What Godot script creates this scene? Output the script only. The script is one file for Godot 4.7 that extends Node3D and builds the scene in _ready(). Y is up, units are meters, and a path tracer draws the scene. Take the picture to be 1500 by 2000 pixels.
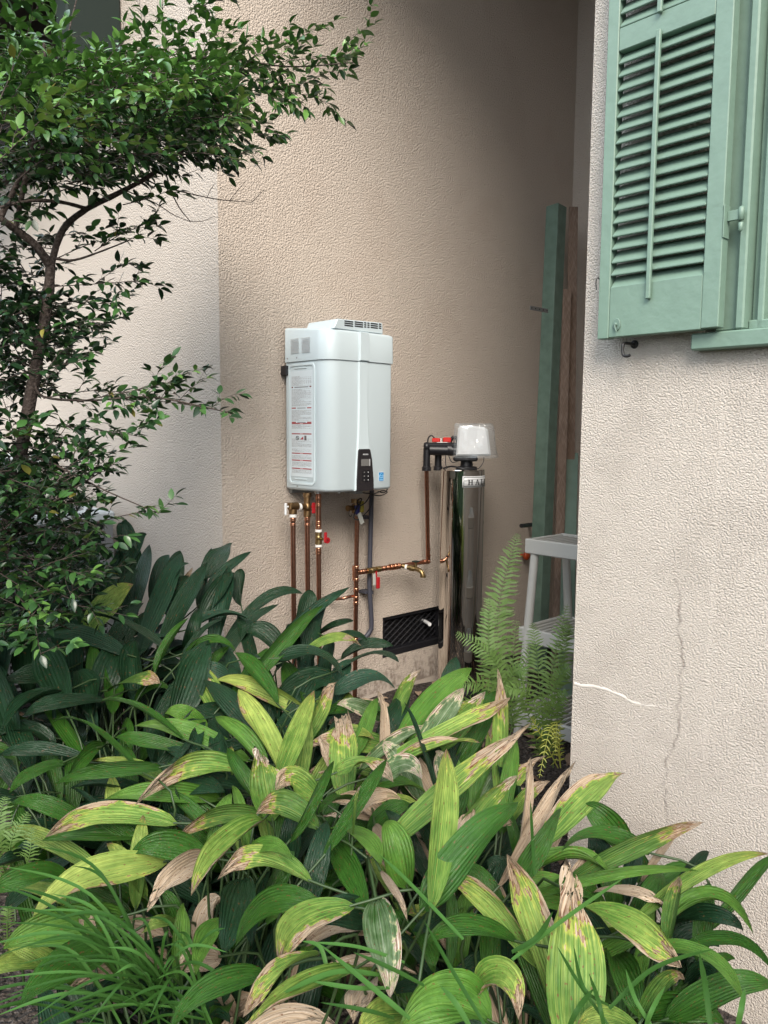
extends Node3D

const EYE := Vector3(-2.014, 1.55, 3.317)
const F := 1530.0
var view: Basis
var taken := {}
var rng := RandomNumberGenerator.new()
var M := {}

# ---------------------------------------------------------------- places
func at(px: float, py: float, d: float) -> Vector3:
	return EYE + view * Vector3((px - 750.0) / F, -(py - 1000.0) / F, -1.0) * d

func on_z(px: float, py: float, z: float) -> Vector3:
	var r: Vector3 = view * Vector3((px - 750.0) / F, -(py - 1000.0) / F, -1.0)
	return EYE + r * ((z - EYE.z) / r.z)

func on_x(px: float, py: float, x: float) -> Vector3:
	var r: Vector3 = view * Vector3((px - 750.0) / F, -(py - 1000.0) / F, -1.0)
	return EYE + r * ((x - EYE.x) / r.x)

# ---------------------------------------------------------------- nodes
func numbered(called: String) -> String:
	taken[called] = taken.get(called, -1) + 1
	return called if taken[called] == 0 else "%s_%03d" % [called, taken[called]]

func tag(o: Node, label: String, category: String, group := "", kind := "") -> Node:
	if label: o.set_meta("label", label)
	if category: o.set_meta("category", category)
	if group: o.set_meta("group", group)
	if kind: o.set_meta("kind", kind)
	return o

func thing(called: String, label: String, category: String, pos := Vector3.ZERO, group := "", kind := "") -> Node3D:
	var o := Node3D.new()
	o.name = numbered(called)
	add_child(o, true)
	o.position = pos
	tag(o, label, category, group, kind)
	return o

func put(called: String, mesh: Mesh, mat: Material, parent: Node, xf := Transform3D.IDENTITY) -> MeshInstance3D:
	var o := MeshInstance3D.new()
	var n := 0
	var nm := called
	while parent.has_node(NodePath(nm)):
		n += 1
		nm = "%s_%03d" % [called, n]
	o.name = nm
	o.mesh = mesh
	if mat: o.material_override = mat
	parent.add_child(o, true)
	if not xf.is_equal_approx(Transform3D.IDENTITY): o.transform = xf
	return o

func part(called: String, st: SurfaceTool, mat: Material, parent: Node, xf := Transform3D.IDENTITY) -> MeshInstance3D:
	return put(called, done(st), mat, parent, xf)

func begin() -> SurfaceTool:
	var st := SurfaceTool.new()
	st.begin(Mesh.PRIMITIVE_TRIANGLES)
	return st

func done(st: SurfaceTool) -> ArrayMesh:
	st.generate_normals()
	return st.commit()

# ---------------------------------------------------------------- shapes
func tri(st: SurfaceTool, a: Vector3, b: Vector3, c: Vector3, out: Vector3) -> void:
	if (a - c).cross(a - b).dot(out) < 0.0:
		var t := b
		b = c
		c = t
	st.add_vertex(a)
	st.add_vertex(b)
	st.add_vertex(c)

func quad(st: SurfaceTool, a: Vector3, b: Vector3, c: Vector3, d: Vector3, out: Vector3) -> void:
	tri(st, a, b, c, out)
	tri(st, a, c, d, out)

# a box between two corners with chamfered edges, set by a transform
func box(st: SurfaceTool, lo: Vector3, hi: Vector3, bev := 0.0, xf := Transform3D.IDENTITY) -> void:
	st.set_smooth_group(-1)
	var c := (lo + hi) * 0.5
	var h := (hi - lo) * 0.5
	h = h.abs()
	var b: float = min(bev, min(h.x, min(h.y, h.z)) * 0.6)
	var B := xf.basis
	for ax in 3:
		var u := (ax + 1) % 3
		var v := (ax + 2) % 3
		for s in [-1.0, 1.0]:
			var p: Array[Vector3] = []
			for k in [[-1, -1], [1, -1], [1, 1], [-1, 1]]:
				var q := Vector3.ZERO
				q[ax] = s * h[ax]
				q[u] = k[0] * (h[u] - b)
				q[v] = k[1] * (h[v] - b)
				p.append(xf * (c + q))
			var n := Vector3.ZERO
			n[ax] = s
			quad(st, p[0], p[1], p[2], p[3], B * n)
	if b <= 0.0: return
	for ax in 3:                                   # edges along ax
		var u := (ax + 1) % 3
		var v := (ax + 2) % 3
		for su in [-1.0, 1.0]:
			for sv in [-1.0, 1.0]:
				var p: Array[Vector3] = []
				for e in [[-1.0, 0], [1.0, 0], [1.0, 1], [-1.0, 1]]:
					var q := Vector3.ZERO
					q[ax] = e[0] * (h[ax] - b)
					q[u] = su * (h[u] - (b if e[1] == 1 else 0.0))
					q[v] = sv * (h[v] - (0.0 if e[1] == 1 else b))
					p.append(xf * (c + q))
				var n := Vector3.ZERO
				n[u] = su
				n[v] = sv
				quad(st, p[0], p[1], p[2], p[3], B * n)
	for sx in [-1.0, 1.0]:
		for sy in [-1.0, 1.0]:
			for sz in [-1.0, 1.0]:
				var s := Vector3(sx, sy, sz)
				var a := s * (h - Vector3(0, b, b))
				var d := s * (h - Vector3(b, 0, b))
				var e := s * (h - Vector3(b, b, 0))
				tri(st, xf * (c + a), xf * (c + d), xf * (c + e), B * s)

func one_box(lo: Vector3, hi: Vector3, bev := 0.0, xf := Transform3D.IDENTITY) -> SurfaceTool:
	var st := begin()
	box(st, lo, hi, bev, xf)
	return st

# a beam of rectangular section between two points
func beam(st: SurfaceTool, a: Vector3, b: Vector3, w: float, t: float, side: Vector3, bev := 0.003) -> void:
	var y := (b - a).normalized()
	var z := side.cross(y).normalized()
	var x := y.cross(z).normalized()
	var xf := Transform3D(Basis(x, y, z), (a + b) * 0.5)
	var h := a.distance_to(b) * 0.5
	box(st, Vector3(-w * 0.5, -h, -t * 0.5), Vector3(w * 0.5, h, t * 0.5), bev, xf)

func spline(pts: Array, n: int) -> PackedVector3Array:
	var out := PackedVector3Array()
	for i in pts.size() - 1:
		var p1: Vector3 = pts[i]
		var p2: Vector3 = pts[i + 1]
		var p0: Vector3 = pts[max(i - 1, 0)]
		var p3: Vector3 = pts[min(i + 2, pts.size() - 1)]
		for k in n:
			out.append(p1.cubic_interpolate(p2, p0, p3, float(k) / n))
	out.append(pts[-1])
	return out

# a tube along points; r0 to r1; capped
func tube(st: SurfaceTool, pts: PackedVector3Array, r0: float, r1 := -1.0, sides := 12, cap := true, wob := 0.0) -> void:
	if r1 < 0.0: r1 = r0
	var n := pts.size()
	var up := Vector3.UP
	var first := (pts[1] - pts[0]).normalized()
	if abs(first.dot(up)) > 0.9: up = Vector3(0.6, 0, 0.8)
	var x := up.cross(first).normalized()
	var rings: Array = []
	for i in n:
		var t := (pts[min(i + 1, n - 1)] - pts[max(i - 1, 0)]).normalized()
		x = (x - t * x.dot(t)).normalized()
		var y := t.cross(x)
		var r: float = lerp(r0, r1, float(i) / (n - 1))
		var ring := PackedVector3Array()
		for k in sides:
			var a := TAU * k / sides
			var rr := r * (1.0 + wob * sin(k * 2.3 + i * 1.7) * cos(i * 0.9 + k))
			ring.append(pts[i] + (x * cos(a) + y * sin(a)) * rr)
		rings.append(ring)
	st.set_smooth_group(1)
	for i in n - 1:
		for k in sides:
			var l := (k + 1) % sides
			var a: Vector3 = rings[i][k]
			var b: Vector3 = rings[i][l]
			var c: Vector3 = rings[i + 1][l]
			var d: Vector3 = rings[i + 1][k]
			quad(st, a, b, c, d, (a + b + c + d) * 0.25 - (pts[i] + pts[i + 1]) * 0.5)
	if cap:
		st.set_smooth_group(-1)
		for e in [[0, 1], [n - 1, n - 2]]:
			for k in sides:
				tri(st, pts[e[0]], rings[e[0]][k], rings[e[0]][(k + 1) % sides], pts[e[0]] - pts[e[1]])

func rod(st: SurfaceTool, a: Vector3, b: Vector3, r: float, sides := 12) -> void:
	tube(st, PackedVector3Array([a, b]), r, r, sides)

# profile of (radius, height along axis) turned round an axis
func lathe(st: SurfaceTool, prof: Array, o: Vector3, axis := Vector3.UP, sides := 24, smooth := true) -> void:
	var z := axis.normalized()
	var x := (Vector3(0.3, 0.1, 0.9) if abs(z.y) > 0.8 else Vector3.UP).cross(z).normalized()
	var y := z.cross(x)
	for i in prof.size() - 1:
		st.set_smooth_group(i + 2 if not smooth else 2)
		for k in sides:
			var a0 := TAU * k / sides
			var a1 := TAU * (k + 1) / sides
			var d0 := x * cos(a0) + y * sin(a0)
			var d1 := x * cos(a1) + y * sin(a1)
			var p: Vector2 = prof[i]
			var q: Vector2 = prof[i + 1]
			var out := (d0 + d1) * (q.y - p.y) - z * 2.0 * (q.x - p.x)
			var A := o + d0 * p.x + z * p.y
			var B := o + d1 * p.x + z * p.y
			var C := o + d1 * q.x + z * q.y
			var D := o + d0 * q.x + z * q.y
			if p.x > 1e-6: tri(st, A, B, C, out)
			if q.x > 1e-6: tri(st, A, C, D, out)

# an outline in local xy pushed along z, with a bevel at the front
func slab(st: SurfaceTool, poly: PackedVector2Array, z0: float, z1: float, bev := 0.0, xf := Transform3D.IDENTITY) -> void:
	var n := poly.size()
	var inner := poly.duplicate()
	if bev > 0.0:
		var c := Vector2.ZERO
		for p in poly: c += p
		c /= n
		for i in n:
			var e0 := (poly[i] - poly[(i + n - 1) % n]).normalized()
			var e1 := (poly[(i + 1) % n] - poly[i]).normalized()
			var nn := (e0 + e1).orthogonal().normalized()
			if nn.dot(c - poly[i]) < 0.0: nn = -nn
			inner[i] = poly[i] + nn * bev
	var B := xf.basis
	st.set_smooth_group(-1)
	var idx := Geometry2D.triangulate_polygon(inner)
	for k in range(0, idx.size(), 3):
		tri(st, xf * Vector3(inner[idx[k]].x, inner[idx[k]].y, z1), xf * Vector3(inner[idx[k + 1]].x, inner[idx[k + 1]].y, z1), xf * Vector3(inner[idx[k + 2]].x, inner[idx[k + 2]].y, z1), B.z)
		tri(st, xf * Vector3(poly[idx[k]].x, poly[idx[k]].y, z0), xf * Vector3(poly[idx[k + 1]].x, poly[idx[k + 1]].y, z0), xf * Vector3(poly[idx[k + 2]].x, poly[idx[k + 2]].y, z0), -B.z)
	var ccw := Geometry2D.is_polygon_clockwise(poly)
	for i in n:
		var j := (i + 1) % n
		var e := poly[j] - poly[i]
		var o2 := Vector2(e.y, -e.x) * (-1.0 if ccw else 1.0)
		var out := B * Vector3(o2.x, o2.y, 0)
		var a := Vector3(poly[i].x, poly[i].y, z0)
		var b := Vector3(poly[j].x, poly[j].y, z0)
		var c2 := Vector3(poly[j].x, poly[j].y, z1 - bev)
		var d := Vector3(poly[i].x, poly[i].y, z1 - bev)
		quad(st, xf * a, xf * b, xf * c2, xf * d, out)
		if bev > 0.0:
			quad(st, xf * d, xf * c2, xf * Vector3(inner[j].x, inner[j].y, z1), xf * Vector3(inner[i].x, inner[i].y, z1), out.normalized() + B.z)

func round_rect(x0: float, y0: float, x1: float, y1: float, r: float, n := 5) -> PackedVector2Array:
	var out := PackedVector2Array()
	for c in [[x1 - r, y1 - r, 0.0], [x0 + r, y1 - r, 0.25], [x0 + r, y0 + r, 0.5], [x1 - r, y0 + r, 0.75]]:
		for k in n + 1:
			var a: float = TAU * (c[2] + 0.25 * k / n)
			out.append(Vector2(c[0] + r * cos(a), c[1] + r * sin(a)))
	return out

# ---------------------------------------------------------------- materials
func lin(r: float, g: float, b: float) -> Color:
	return Color(r, g, b).linear_to_srgb()

func plain(r: float, g: float, b: float, rough := 0.6, metal := 0.0) -> StandardMaterial3D:
	var m := StandardMaterial3D.new()
	m.albedo_color = lin(r, g, b)
	m.roughness = rough
	m.metallic = metal
	return m

func noise_tex(freq: float, oct: int, kind: int, size := 512, sd := 1, normal := false, ramp: Gradient = null) -> NoiseTexture2D:
	var n := FastNoiseLite.new()
	n.noise_type = kind
	n.frequency = freq
	n.fractal_octaves = oct
	n.seed = sd
	var t := NoiseTexture2D.new()
	t.width = size
	t.height = size
	t.seamless = true
	t.noise = n
	if ramp: t.color_ramp = ramp
	t.as_normal_map = normal
	return t

func grad(stops: Array) -> Gradient:
	var g := Gradient.new()
	var o := PackedFloat32Array()
	var c := PackedColorArray()
	for s in stops:
		o.append(s[0])
		c.append(s[1])
	g.offsets = o
	g.colors = c
	return g

func tint_noise(m: StandardMaterial3D, col: Color, spread: float, scale: float, freq := 0.02, sd := 3) -> void:
	m.albedo_color = Color.WHITE
	m.albedo_texture = noise_tex(freq, 5, FastNoiseLite.TYPE_SIMPLEX_SMOOTH, 512, sd, false, grad([[0.0, col.darkened(spread)], [0.5, col], [1.0, col.lightened(spread * 0.6)]]))
	m.uv1_triplanar = true
	m.uv1_world_triplanar = true
	m.uv1_scale = Vector3.ONE * scale

func leaf_texture(base: Color, pale: Color, pale_amount: float, tip: float, edge: float, torn: float, white: float, sd: int) -> ImageTexture:
	var w := 128
	var h := 384
	var im := Image.create(w, h, false, Image.FORMAT_RGBA8)
	var n := FastNoiseLite.new()
	n.seed = sd
	n.frequency = 0.02
	n.fractal_octaves = 3
	var brown := Color(0.13, 0.052, 0.022)
	var paper := Color(0.33, 0.24, 0.155)
	var whit := Color(0.55, 0.48, 0.41)
	for y in h:
		var v := 1.0 - float(y) / h          # 0 at the base of the blade, 1 at its tip
		for x in w:
			var u := float(x) / w
			var s: float = abs(u - 0.5) * 2.0
			var streak := n.get_noise_2d(x * 9.0, y * 0.16 + 900.0)
			var streak2 := n.get_noise_2d(x * 26.0, y * 0.22 + 300.0)
			var blotch := n.get_noise_2d(x * 1.1 + 400.0, y * 0.8)
			var vein: float = 0.5 + 0.5 * cos(u * TAU * 9.0)
			var p: float = clamp(pale_amount * (0.22 + 0.75 * smoothstep(0.1, 1.0, v) * (0.45 + 0.55 * s) + 0.42 * streak + 0.28 * streak2 + 0.25 * blotch), 0.0, 1.0)
			var c := base.lerp(pale, p)
			c = c * (1.0 + 0.24 * streak2 + 0.12 * (vein - 0.5) + 0.15 * blotch)
			if abs(u - 0.5) < 0.012: c = c.lerp(pale, 0.35)
			# dead tissue: from the tip and from one edge inward
			var dead: float = -1.0
			if tip > 0.0: dead = max(dead, (v - (1.0 - tip)) * 3.0 + 0.75 * blotch + 0.30 * streak)
			if edge > 0.0:
				var side: float = u if sd % 2 == 0 else 1.0 - u
				dead = max(dead, (edge - side) * 4.0 + 1.2 * blotch + 0.2 * streak - 1.3 * abs(v - 0.62))
			if tip > 0.0 or edge > 0.0:
				var halo: float = clamp(1.0 + dead * 3.2, 0.0, 1.0)
				c = c.lerp(pale * Color(1.15, 1.0, 0.7), halo * 0.6)
				if dead > 0.0:
					var k: float = clamp(dead * 2.2 + 0.7 * streak2 + 0.5 * streak, 0.0, 1.0)
					c = brown.lerp(paper, k)
					c = c.lerp(whit, clamp(white * (0.5 + 1.4 * streak), 0.0, 1.0))
					c = c * (1.0 + 0.55 * streak2)
			elif white > 0.0:
				c = c.lerp(whit, clamp(white * (streak * 2.0 + 0.2 + (v - 0.5)), 0.0, 1.0))
			var spot := n.get_noise_2d(x * 3.0 + 77.0, y * 2.2 + 31.0)
			if spot > 0.52: c = c.lerp(brown, clamp((spot - 0.52) * 14.0, 0.0, 0.9))
			var a := 1.0
			if torn > 0.0 and v > 0.6 and dead > 0.15:
				if n.get_noise_2d(x * 6.0 + 11.0, y * 0.9 + 70.0) > 0.62 - torn - (v - 0.6) * 0.9: a = 0.0
			c = Color(clamp(c.r, 0.0, 1.0), clamp(c.g, 0.0, 1.0), clamp(c.b, 0.0, 1.0)).linear_to_srgb()
			c.a = a
			im.set_pixel(x, y, c)
	return ImageTexture.create_from_image(im)

func leaf_material(tex: Texture2D, rough: float, cut: bool) -> StandardMaterial3D:
	var m := StandardMaterial3D.new()
	m.albedo_texture = tex
	m.roughness = rough
	m.metallic_specular = 0.36
	m.backlight_enabled = true
	m.backlight = Color(0.22, 0.24, 0.12)
	m.heightmap_enabled = true
	m.heightmap_texture = M.vein_height
	m.heightmap_scale = 0.2
	m.texture_repeat = false
	if cut:
		m.transparency = BaseMaterial3D.TRANSPARENCY_ALPHA_SCISSOR
		m.alpha_scissor_threshold = 0.5
	return m

func vein_height() -> ImageTexture:
	var im := Image.create(256, 256, false, Image.FORMAT_RGBA8)
	var n := FastNoiseLite.new()
	n.seed = 5
	n.frequency = 0.02
	for y in 256:
		for x in 256:
			var u := x / 256.0
			var hgt: float = 0.5 + 0.33 * cos(u * TAU * 9.0) + 0.5 * n.get_noise_2d(x * 9.0, y * 0.7) + 0.2 * n.get_noise_2d(x, y * 4.0)
			hgt = clamp(hgt, 0.0, 1.0)
			im.set_pixel(x, y, Color(hgt, hgt, hgt))
	return ImageTexture.create_from_image(im)

func stucco(col: Color, tile: float, depth: float, stain: Texture2D, sd: int) -> StandardMaterial3D:
	var m := StandardMaterial3D.new()
	m.albedo_color = col
	m.roughness = 0.92
	m.metallic_specular = 0.25
	m.heightmap_enabled = true
	m.heightmap_texture = M["stucco_height"]
	m.heightmap_scale = depth
	m.uv1_triplanar = true
	m.uv1_world_triplanar = true
	m.uv1_scale = Vector3.ONE / tile
	m.uv1_offset = Vector3(0.13, 0.31, 0.57) * sd
	if stain:
		m.detail_enabled = true
		m.detail_albedo = stain
		m.detail_blend_mode = BaseMaterial3D.BLEND_MODE_MIX
		m.detail_uv_layer = BaseMaterial3D.DETAIL_UV_2
	return m

func stucco_height() -> ImageTexture:
	var size := 1024
	var fine := FastNoiseLite.new()
	fine.noise_type = FastNoiseLite.TYPE_SIMPLEX_SMOOTH
	fine.seed = 11
	fine.frequency = 0.06
	fine.fractal_octaves = 3
	fine.fractal_gain = 0.5
	var a: Image = fine.get_seamless_image(size, size, false, false, 0.03)
	var cell := FastNoiseLite.new()
	cell.noise_type = FastNoiseLite.TYPE_CELLULAR
	cell.cellular_return_type = FastNoiseLite.RETURN_DISTANCE
	cell.seed = 4
	cell.frequency = 0.075
	cell.cellular_jitter = 1.0
	var b: Image = cell.get_seamless_image(size, size, false, false, 0.03)
	var grit := FastNoiseLite.new()
	grit.noise_type = FastNoiseLite.TYPE_SIMPLEX_SMOOTH
	grit.seed = 19
	grit.frequency = 0.16
	grit.fractal_octaves = 2
	var c: Image = grit.get_seamless_image(size, size, false, false, 0.03)
	var im := Image.create(size, size, false, Image.FORMAT_RGBA8)
	for y in size:
		for x in size:
			var p: float = a.get_pixel(x, y).r
			var q: float = b.get_pixel(x, y).r
			var w: float = c.get_pixel(x, y).r
			var v: float = p * 0.30 + pow(1.0 - q, 1.5) * 0.62 + w * 0.28
			im.set_pixel(x, y, Color(v, v, v))
	return ImageTexture.create_from_image(im)

# stain sheet for a wall: transparent, with dirt of its own shape
func wall_stains(w: int, h: int, f: Callable) -> ImageTexture:
	var im := Image.create(w, h, false, Image.FORMAT_RGBA8)
	for y in h:
		for x in w:
			im.set_pixel(x, y, f.call(float(x) / w, 1.0 - float(y) / h))
	return ImageTexture.create_from_image(im)

func make_materials() -> void:
	M.stucco_height = stucco_height()
	M.vein_height = vein_height()
	var n := FastNoiseLite.new()
	n.seed = 21
	n.frequency = 1.0
	n.fractal_octaves = 4
	# recess wall: u along x over 2.9 m, v over 5 m of height; earth splashed at the foot, faint trowel blotches
	M.recess_stain = wall_stains(512, 768, func(u: float, v: float) -> Color:
		var hgt := v * 5.0
		var s := n.get_noise_2d(u * 90.0, v * 110.0)
		var big := n.get_noise_2d(u * 6.0, v * 9.0)
		var k: float = clamp((0.17 - hgt) * 4.0 + s * 0.9 + n.get_noise_2d(u * 25.0, v * 30.0) * 0.8, 0.0, 1.0) * smoothstep(0.5, 0.3, hgt)
		var c := Color(0.34, 0.26, 0.21)
		var al: float = max(k * 0.6, clamp(big * 0.3 - 0.05, 0.0, 0.08))
		if k < 0.1: c = Color(0.62, 0.52, 0.45)
		return Color(c.r, c.g, c.b, al))
	# bay wall: u along z from 1.9 to 5.1 (3.2 m), v over 5 m
	M.bay_stain = wall_stains(768, 1024, func(u: float, v: float) -> Color:
		var z := 1.9 + u * 3.2
		var y := v * 5.0
		var line: float = 2.335 + 0.016 * sin(y * 9.0) + 0.02 * n.get_noise_2d(y * 12.0, 3.0)
		var k: float = exp(-pow((z - line) / 0.0038, 2.0)) * smoothstep(0.36, 0.5, y) * smoothstep(1.2, 1.12, y)
		k *= clamp(0.65 + 0.9 * n.get_noise_2d(z * 40.0, y * 14.0), 0.0, 1.0)
		var big := n.get_noise_2d(z * 3.0, y * 3.0)
		var al: float = max(k * 0.75, clamp(big * 0.4 - 0.04, 0.0, 0.10))
		return Color(0.47, 0.42, 0.385, al))
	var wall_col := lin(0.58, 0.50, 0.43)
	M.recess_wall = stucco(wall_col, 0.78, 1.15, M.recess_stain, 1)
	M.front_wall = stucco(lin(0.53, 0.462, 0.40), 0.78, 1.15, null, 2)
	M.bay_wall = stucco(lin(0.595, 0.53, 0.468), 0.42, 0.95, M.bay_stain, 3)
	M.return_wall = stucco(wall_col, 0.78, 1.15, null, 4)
	M.caulk = plain(0.60, 0.545, 0.49, 0.9)
	# green painted joinery
	var g := plain(0.19, 0.33, 0.25, 0.45)
	tint_noise(g, lin(0.148, 0.226, 0.176), 0.035, 1.6, 0.012, 8)
	g.heightmap_enabled = true
	g.heightmap_texture = noise_tex(0.03, 4, FastNoiseLite.TYPE_SIMPLEX, 512, 9)
	g.heightmap_scale = 0.06
	M.green = g
	var gd: StandardMaterial3D = g.duplicate()
	tint_noise(gd, lin(0.125, 0.195, 0.155), 0.12, 1.1, 0.02, 15)
	M.green_old = gd
	M.green_dark = plain(0.005, 0.014, 0.010, 0.8)
	var wood := plain(0.16, 0.10, 0.07, 0.8)
	tint_noise(wood, lin(0.16, 0.105, 0.075), 0.35, 1.0, 0.02, 31)
	wood.uv1_scale = Vector3(9.0, 0.7, 9.0)
	M.wood = wood
	var soff := plain(0.055, 0.042, 0.032, 0.9)
	M.soffit = soff
	M.glass = plain(0.5, 0.55, 0.55, 0.03)
	M.glass.transparency = BaseMaterial3D.TRANSPARENCY_ALPHA
	M.glass.albedo_color = Color(0.5, 0.55, 0.55, 0.25)
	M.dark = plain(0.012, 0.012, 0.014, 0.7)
	M.black = plain(0.011, 0.011, 0.014, 0.42)
	M.black_iron = plain(0.014, 0.013, 0.013, 0.5)
	M.enamel = plain(0.57, 0.655, 0.69, 0.32)
	M.enamel.clearcoat_enabled = true
	M.enamel.clearcoat = 0.25
	M.enamel_trim = plain(0.60, 0.685, 0.715, 0.4)
	M.panel = plain(0.022, 0.019, 0.021, 0.28)
	M.keypad = plain(0.012, 0.011, 0.013, 0.35)
	M.lcd = plain(0.16, 0.155, 0.15, 0.2)
	M.print = plain(0.55, 0.56, 0.57, 0.5)
	M.blue = plain(0.02, 0.22, 0.50, 0.4)
	M.blue_pale = plain(0.30, 0.55, 0.78, 0.4)
	M.blue_deep = plain(0.012, 0.015, 0.10, 0.4)
	var cop := plain(0.50, 0.17, 0.085, 0.30, 1.0)
	tint_noise(cop, lin(0.40, 0.19, 0.125), 0.16, 3.0, 0.03, 41)
	M.copper = cop
	M.copper_bright = plain(0.60, 0.29, 0.18, 0.28, 1.0)
	var bra := plain(0.34, 0.25, 0.12, 0.4, 1.0)
	M.brass = bra
	M.brass_old = plain(0.27, 0.17, 0.085, 0.45, 1.0)
	M.nickel = plain(0.55, 0.53, 0.50, 0.35, 1.0)
	M.tape = plain(0.78, 0.76, 0.73, 0.6)
	M.red = plain(0.36, 0.012, 0.018, 0.35)
	M.red_bright = plain(0.55, 0.018, 0.012, 0.35)
	M.white = plain(0.74, 0.75, 0.76, 0.45)
	M.yellow_part = plain(0.30, 0.25, 0.03, 0.5)
	M.tag_card = plain(0.42, 0.43, 0.40, 0.6)
	M.conduit = plain(0.045, 0.047, 0.065, 0.5)
	M.steel = plain(0.74, 0.70, 0.65, 0.04, 1.0)
	M.steel.heightmap_enabled = true
	M.steel.heightmap_texture = noise_tex(0.006, 3, FastNoiseLite.TYPE_SIMPLEX_SMOOTH, 256, 51)
	M.steel.heightmap_scale = 0.12
	M.steel.uv1_triplanar = true
	M.steel.uv1_world_triplanar = true
	M.steel.uv1_scale = Vector3(2.2, 0.35, 2.2)
	M.galv = plain(0.32, 0.33, 0.33, 0.5, 0.8)
	M.shelf = plain(0.42, 0.42, 0.40, 0.6)
	M.film = plain(0.85, 0.88, 0.9, 0.06)
	M.film.transparency = BaseMaterial3D.TRANSPARENCY_ALPHA
	M.film.albedo_color = Color(0.85, 0.88, 0.9, 0.16)
	M.ac_top = plain(0.42, 0.46, 0.48, 0.5)
	M.ac_body = plain(0.16, 0.17, 0.18, 0.55)
	M.orange = plain(0.42, 0.06, 0.012, 0.4)
	# soil
	var soil := plain(0.04, 0.03, 0.024, 0.95)
	tint_noise(soil, lin(0.042, 0.031, 0.024), 0.5, 1.4, 0.05, 61)
	soil.heightmap_enabled = true
	soil.heightmap_texture = noise_tex(0.05, 5, FastNoiseLite.TYPE_SIMPLEX, 512, 62)
	soil.heightmap_scale = 3.0
	M.soil = soil
	# leaves of the bed: dark, blue-dark, mid, light, yellow, and sunburnt ones
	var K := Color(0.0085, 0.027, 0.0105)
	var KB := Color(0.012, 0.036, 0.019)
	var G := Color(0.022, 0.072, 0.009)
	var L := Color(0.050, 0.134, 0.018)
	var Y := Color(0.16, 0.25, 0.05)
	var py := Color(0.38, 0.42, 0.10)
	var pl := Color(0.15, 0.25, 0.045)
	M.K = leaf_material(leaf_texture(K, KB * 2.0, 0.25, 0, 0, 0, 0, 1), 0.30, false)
	M.N = leaf_material(leaf_texture(KB, KB * 2.6, 0.35, 0, 0, 0, 0, 2), 0.36, false)
	M.G = leaf_material(leaf_texture(G, L * 1.1, 0.30, 0, 0, 0, 0, 3), 0.33, false)
	M.L = leaf_material(leaf_texture(L, pl, 0.40, 0, 0, 0, 0, 4), 0.36, false)
	M.Y = leaf_material(leaf_texture(L * 1.0, py, 0.62, 0.06, 0, 0, 0, 5), 0.45, false)
	M.U = leaf_material(leaf_texture(Y * 0.9, py, 0.8, 0, 0.14, 0, 0, 6), 0.48, false)
	M.B = leaf_material(leaf_texture(G * 1.2, py * 0.8, 0.25, 0.30, 0, 0.05, 0.1, 7), 0.48, true)
	M.C = leaf_material(leaf_texture(L, py, 0.5, 0.10, 0.24, 0.03, 0.25, 8), 0.48, true)
	M.P = leaf_material(leaf_texture(L, py, 0.55, 0.40, 0, 0.08, 0.25, 9), 0.5, true)
	M.Q = leaf_material(leaf_texture(L * 1.2, py, 0.75, 0.26, 0.18, 0.05, 0.15, 11), 0.5, true)
	M.W = leaf_material(leaf_texture(L * 0.9, py * 0.8, 0.3, 0.30, 0, 0.09, 0.75, 12), 0.5, true)
	M.V = leaf_material(leaf_texture(G * 1.1, Color(0.5, 0.52, 0.40), 0.35, 0.18, 0.12, 0, 1.0, 14), 0.5, false)
	M.D = leaf_material(leaf_texture(G, py, 0.3, 1.15, 0, 0.10, 0.30, 15), 0.65, true)
	M.E = leaf_material(leaf_texture(G, py, 0.3, 1.15, 0, 0.03, 0.05, 17), 0.65, true)
	M.stalk = plain(0.028, 0.055, 0.016, 0.5)
	M.grass = plain(0.019, 0.058, 0.010, 0.45)
	M.grass.metallic_specular = 0.2
	M.grass.backlight_enabled = true
	M.grass.backlight = Color(0.3, 0.34, 0.2)
	M.grass_pale = plain(0.040, 0.105, 0.022, 0.42)
	M.grass_pale.metallic_specular = 0.2
	M.grass_pale.backlight_enabled = true
	M.grass_pale.backlight = Color(0.3, 0.34, 0.2)
	M.fern = plain(0.066, 0.125, 0.024, 0.65)
	M.fern.backlight_enabled = true
	M.fern.backlight = Color(0.36, 0.4, 0.2)
	M.fern_yellow = plain(0.26, 0.28, 0.05, 0.6)
	M.fern_yellow.backlight_enabled = true
	M.fern_yellow.backlight = Color(0.5, 0.5, 0.2)
	M.tree_leaf = []
	for c in [[0.011, 0.032, 0.012], [0.024, 0.066, 0.021], [0.044, 0.115, 0.028], [0.10, 0.21, 0.045], [0.24, 0.22, 0.05]]:
		var tm := plain(c[0], c[1], c[2], 0.30)
		tm.backlight_enabled = true
		tm.backlight = Color(0.28, 0.34, 0.12)
		M.tree_leaf.append(tm)
	M.tree_mass = plain(1, 1, 1, 0.32)
	M.tree_mass.vertex_color_use_as_albedo = true
	M.tree_mass.backlight_enabled = true
	M.tree_mass.backlight = Color(0.3, 0.34, 0.16)
	var bark := plain(0.09, 0.055, 0.042, 0.85)
	tint_noise(bark, lin(0.050, 0.034, 0.027), 0.4, 5.0, 0.03, 71)
	bark.heightmap_enabled = true
	bark.heightmap_texture = noise_tex(0.04, 4, FastNoiseLite.TYPE_SIMPLEX, 256, 72)
	bark.heightmap_scale = 0.6
	M.bark = bark
	M.litter = plain(1, 1, 1, 0.85)
	M.litter.vertex_color_use_as_albedo = true

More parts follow.
